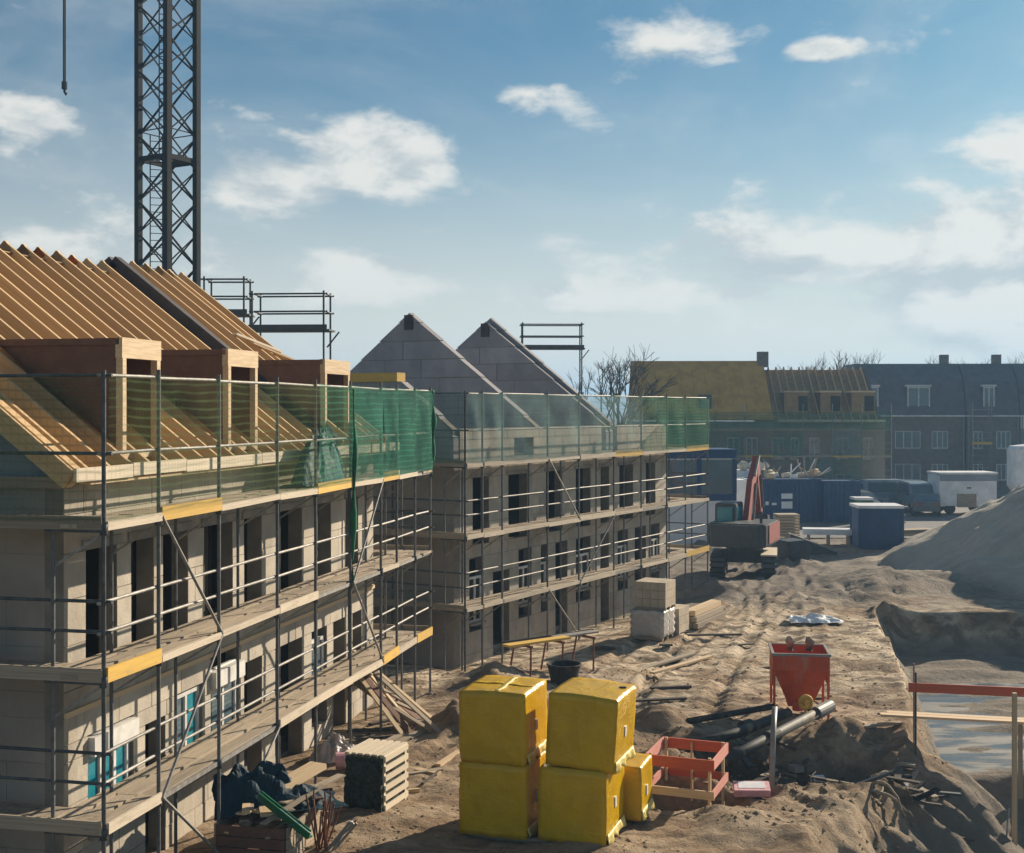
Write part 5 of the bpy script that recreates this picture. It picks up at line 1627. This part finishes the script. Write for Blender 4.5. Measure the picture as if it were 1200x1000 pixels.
# ------------------------------------------------------------------ far terrace C, under construction
def build_C():
    x, y, rz = 9.2, 96.0, R(-2)
    t = thing('terraced_house_block', 'far half-built terrace with mustard boarded roof and orange timber dormers', 'house', (x, y, 0), rz)
    L, ez, rzd = 18.6, 6.3, 10.85
    ops = [(3.0, 4.0, 3.4, 5.0), (6.9, 7.9, 3.3, 5.0), (8.3, 9.2, 3.3, 5.0), (10.2, 11.2, 3.3, 5.0), (11.6, 12.3, 3.3, 5.0), (13.0, 13.8, 3.3, 5.0), (15, 16, 3.3, 5.0), (17, 17.8, 3.3, 5.0),
           (1, 2.2, .2, 2.3), (4.2, 5.4, .2, 2.3), (7, 8.2, .2, 2.3), (9.6, 10.8, .2, 2.3), (12.2, 13.4, .2, 2.3), (15, 16.2, .2, 2.3)]
    core = MB()
    zc = [-.2, .2, 2.3, 3.3, 3.4, 5.0, 6.1]
    for za, zb in zip(zc[:-1], zc[1:]):
        p = 0.0
        for a, b, c, d in sorted(o for o in ops if o[2] < zb - .01 and o[3] > za + .01):
            core.span((p, 0, za), (a, .3, zb)); p = b
        core.span((p, 0, za), (L, .3, zb))
    core.build('front_wall', 'block_grey', t)
    span('end_wall', (0, .31, -.2), (.3, 9.6, 6.1), 'block_grey', t); span('end_wall', (L - .3, .31, -.2), (L, 9.6, 6.1), 'block_grey', t)
    span('rear_wall', (0, 9.6, -.2), (L, 9.9, 6.1), 'block_grey', t); span('inner_partition', (.31, 2.5, 0), (L - .31, 2.6, 6), 'inner', t)
    for z in (2.85, 5.7): span('floor_slab', (.31, .31, z - .2), (L - .31, 9.5, z), 'slab', t)
    for a, b, c, d in ops: window(t, (0, 0, 0), AX, OUT, a + .02, b - .02, c + .02, d - .02, 2, (), glass='glass')
    for k in range(11):
        a = k * .94
        beam('roof_board', (a + .46, -.3, ez), (a + .46, 4.9, rzd), .925, .12, 'mustard', t)
        beam('roof_board', (a + .46, 10.1, ez), (a + .46, 4.9, rzd), .925, .12, 'mustard', t)
    mb = MB(); mb.span((4.9, .55, 6.9), (5.8, 1.6, 8.2)); d = mb.build('dormer_window', 'dgrey', t)
    box('pane', (5.35, .54, 7.55), (.6, .02, .9), 'glass', d)
    for k in range(13):
        a = 10.75 + k * .6
        beam('rafter', (a, -.3, ez - .1), (a, 4.9, rzd - .5), .07, .2, 'rafter', t)
        beam('rafter', (a, 10.1, ez - .1), (a, 4.9, rzd - .5), .07, .2, 'rafter', t)
    mb = MB(); mb.prism([(-.2, ez - .3), (10, ez - .3), (4.9, rzd - .75)], 'x', 18.2, 18.4); mb.build('gable_panel', 'slate', t)
    for k in range(8):
        beam('sheathing_board', (10.9 + k * .94, -.25, ez - .25), (10.9 + k * .94, 4.9, rzd - .68), .92, .04, 'sheath', t)
        beam('sheathing_board', (10.9 + k * .94, 10.05, ez - .25), (10.9 + k * .94, 4.9, rzd - .68), .92, .04, 'sheath', t)
    for a, b in ((11.2, 13.0), (13.9, 15.4), (16.2, 17.9)):
        d = thing('dormer', None, None); d.parent = t
        span('front_board', (a, .3, 6.7), (b, .36, 8.35), 'sheath', d); span('roof_slab', (a - .05, .2, 8.36), (b + .05, 2.6, 8.48), 'timber', d)
        span('cheek', (a, .37, 6.7), (a + .06, 2.4, 8.35), 'osb', d); span('cheek', (b - .06, .37, 6.7), (b, 2.4, 8.35), 'osb', d)
        span('opening', (b - .75, .285, 6.95), (b - .05, .298, 8.1), 'dark', d)  # thin dark slab on the board paints the shade of an opening
    for k in range(5): span('fascia_board', (10.6 + k * 1.6, -.38, ez - .15), (12.15 + k * 1.6, -.33, ez + .02), 'whitewood', t)
    span('chimney', (9.9, 4.4, 10.4), (10.7, 5.2, 11.6), 'brick', t)
    sc = thing('scaffold', 'far scaffold with faded green net along the mustard-roofed terrace', 'scaffold', (x, y, 0), rz, 'scaffolds against the terraces')
    us = [-.6 + k * 2.15 for k in range(10)]
    for u in us:
        tube('pole', (u, -1.2, 0), (u, -1.2, 7.5), .035, 'steel', sc, 6)
    for z in (1.6, 3.6, 5.6):
        for a, b in zip(us[:-1], us[1:]):
            span('deck_board', (a, -1.15, z - .03), (b - .02, -.35, z + .03), 'deckwood', sc)
            beam('toe_board', (a, -1.24, z + .05), (b - .02, -1.24, z + .05), .03, .18, 'yellow' if random.random() < .15 else 'oldwood', sc)
            for h in (.55, 1.0): tube('guard_rail', (a, -1.17, z + h), (b, -1.17, z + h), .026, 'steel', sc, 6)
            if z > 5: net_panel(sc, (a, -1.26, 0), (b, -1.26, 0), 5.6, 6.9, (0, -1, 0), 'net_mid')
            elif random.random() < (.75 if z > 3 else .5): net_panel(sc, (a, -1.26, 0), (b, -1.26, 0), z + .05, z + 1.9, (0, -1, 0), random.choice(('net_pale', 'net_mid', 'net_thin')))


build_C()


# ------------------------------------------------------------------ far finished houses D
def town_house(label, x, y, w, rz, wallm, roofm, mans, dorm, cols, ez=6.6, rz_top=11.2, wrap=False):
    t = thing('town_house', label, 'house', (x, y, 0), rz, 'finished houses across the back')
    core = MB()
    ops = []
    for u0, u1 in cols:
        ops += [(u0, u1, .8, 2.3), (u0, u1, 3.6, 5.2)]
    zc = [-.2, .8, 2.3, 3.6, 5.2, ez]
    for za, zb in zip(zc[:-1], zc[1:]):
        p = 0.0
        for a, b, c, d in sorted(o for o in ops if o[2] < zb - .01 and o[3] > za + .01):
            core.span((p, 0, za), (a, .3, zb)); p = b
        core.span((p, 0, za), (w, .3, zb))
    core.span((0, .301, -.2), (.3, 9, ez)); core.span((w - .3, .301, -.2), (w, 9, ez)); core.span((.3, 8.7, -.2), (w - .3, 9, ez))
    core.build('wall', wallm, t)
    for a, b, c, d in ops: window(t, (0, 0, 0), AX, OUT, a + .03, b - .03, c + .03, d - .03, 3 if b - a > 1.2 else 2, ())
    r = MB()
    if mans: r.prism([(-.15, ez), (.75, ez + 3.0), (2.2, rz_top), (6.8, rz_top), (8.3, ez + 3), (9.15, ez)], 'x', 0, w)
    else: r.prism([(-.25, ez - .05), (4.5, rz_top), (9.25, ez - .05)], 'x', 0, w)
    ro = r.build('roof', roofm, t)
    span('gutter', (-.02, -.32, ez - .16), (w, -.2, ez - .02), 'frame', t)
    span('chimney', (w - .9, 4.2, rz_top - .4), (w - .2, 4.9, rz_top + .9), 'brick', t)
    for u0, u1 in dorm:
        d = thing('dormer', None, None); d.parent = t
        span('box', (u0, .12, ez + .35), (u1, 2.4, ez + 2.5), 'slate' if mans else 'frame', d)
        span('roof_slab', (u0 - .12, .0, ez + 2.5), (u1 + .12, 2.5, ez + 2.66), 'frame', d)
        f = MB()
        nn = 2
        for i in range(nn + 1): f.box((u0 + .06 + i * (u1 - u0 - .12) / nn, .09, ez + 1.42), (.1, .05, 2.1))
        for z in (ez + .42, ez + 2.42): f.box(((u0 + u1) / 2, .09, z), (u1 - u0, .06, .1))
        fo = f.build('window', 'frame', d)
        box('pane', ((u0 + u1) / 2, .105, ez + 1.42), (u1 - u0 - .16, .02, 2.0), 'glass', fo)
    for u in (.15, w - .15): tube('downpipe', (u, -.1, 0), (u, -.1, ez - .1), .06, 'pipegrey', t, 6)
    if wrap:
        for k in range(int(w / .9)):
            box('cladding_panel', (.45 + k * .9, -.04, 5.95), (.86, .05, 1.1), 'pale', t)
    return t


town_house('brown brick house with dark mansard, one wide and one narrow dormer beside the half-built terrace', 30.8, 113.5, 9.2, R(-3), 'brick', 'slate', True, [(.5, 1.7), (4.2, 6.2)], [(3.1, 5.4), (6.3, 7.8), (.6, 1.6)])
town_house('narrow dark-roofed brick house with a single small dormer', 40.1, 113.0, 4.6, R(-3), 'brick', 'slate', True, [(1.5, 2.5)], [(.6, 1.5), (2.6, 3.9)])
town_house('blue grey clad house with three narrow white dormers behind the silo', 44.8, 112.8, 8.4, R(-3), 'grouse', 'slate', True, [(.8, 1.5), (2.9, 3.7), (5.2, 6.0)], [(.5, 1.3), (2.0, 2.9), (3.6, 4.6), (5.4, 6.3), (6.9, 7.8)], wrap=True)
town_house('blue grey clad house at the right edge of the row', 53.3, 112.4, 9.0, R(-3), 'grouse', 'slate', False, [(1.2, 2.0), (5.4, 6.2)], [(.7, 1.6), (3.0, 4.2), (6.0, 7.4)])


ft = thing('scaffold_tower', 'slim far scaffold with a yellow board against the narrow brick house', 'scaffold', (40.0, 112.0, .06), R(-3), 'scaffold towers behind the gables')
for u in (0, 1.6):
    for v in (-1.0, -.2): tube('pole', (u, v, 0), (u, v, 7.6), .05, 'steel', ft, 6)
for z in (2.0, 4.0, 6.0):
    span('deck_board', (-.1, -1.0, z - .04), (1.7, -.2, z), 'oldwood', ft)
    for h in (.5, 1.0): tube('guard_rail', (-.1, -1.0, z + h), (1.7, -1.0, z + h), .035, 'steel', ft, 6)
beam('toe_board', (-.05, -1.06, 4.1), (1.65, -1.06, 4.1), .03, .22, 'yellow', ft)


# ------------------------------------------------------------------ bare winter trees on the skyline
def bare_tree(label, x, y, h, seed):
    t = thing('bare_tree', label, 'tree', (x, y, 0), 0, 'bare trees on the skyline')
    rr = random.Random(seed)
    tk, cr = MB(), MB()
    tk.tube((0, 0, -.2), (0, 0, h * .35), h * .022, 8, h * .016)
    def grow(p, d, L, r, k):
        q = p + d * L
        cr.tube(p, q, r, 4, r * .65)
        if k == 0: return
        for i in range(3 if k > 1 else 4):
            n = (d + Vector((rr.uniform(-.75, .75), rr.uniform(-.75, .75), rr.uniform(-.15, .5)))).normalized()
            grow(p + d * L * rr.uniform(.55, 1), n, L * rr.uniform(.55, .8), r * .6, k - 1)
    for i in range(5):
        a = rr.random() * 6.28
        grow(Vector((0, 0, h * (.28 + .06 * rr.random()))), Vector((math.cos(a) * .5, math.sin(a) * .5, 1)).normalized(), h * .26, h * .009, 4)
    tk.build('trunk', 'bark', t); cr.build('crown', 'bark', t)


for i, (lb, px_, y, h) in enumerate((('spreading bare tree behind the roofless terrace gable end', 690, 78, 7.6), ('tall bare tree just right of the far scaffold tower', 722, 84, 12.2),
        ('small bare tree low beside the far scaffold tower', 655, 88, 8.4), ('bare tree behind the mustard roof ridge', 965, 128, 13.2), ('broad bare tree behind the orange dormers', 1010, 126, 12.8),
        ('bare tree behind the wide-dormered brick house', 1108, 135, 13.2), ('bare tree behind the plain brick house', 1126, 138, 13.4), ('bare tree above the blue grey house roof', 1160, 136, 13.0),
        ('thick bare tree at the right end of the roofline', 1188, 134, 13.8), ('slender bare tree left of the plain brick house chimney', 1095, 140, 12.9))):
    bare_tree(lb, (px_ - 600) / 1500 * y, y, h + (.7 if y > 120 else 0), 40 + i)

# ------------------------------------------------------------------ air
HAZE = 0.0008
if HAZE:
    hm = bpy.data.materials.new('haze'); hm.use_nodes = True
    nt = hm.node_tree
    for n_ in list(nt.nodes):
        if n_.type == 'BSDF_PRINCIPLED': nt.nodes.remove(n_)
    pv = nt.nodes.new('ShaderNodeVolumePrincipled')
    pv.inputs['Color'].default_value = (.38, .66, 1.0, 1)
    pv.inputs['Density'].default_value = HAZE
    pv.inputs['Anisotropy'].default_value = .2
    nt.links.new(pv.outputs[0], nt.nodes['Material Output'].inputs['Volume'])
    mb = MB(); mb.span((-2100, -70, -4.5), (2100, 2800, 47.5))
    tag(mb.build('haze', hm), kind='stuff')
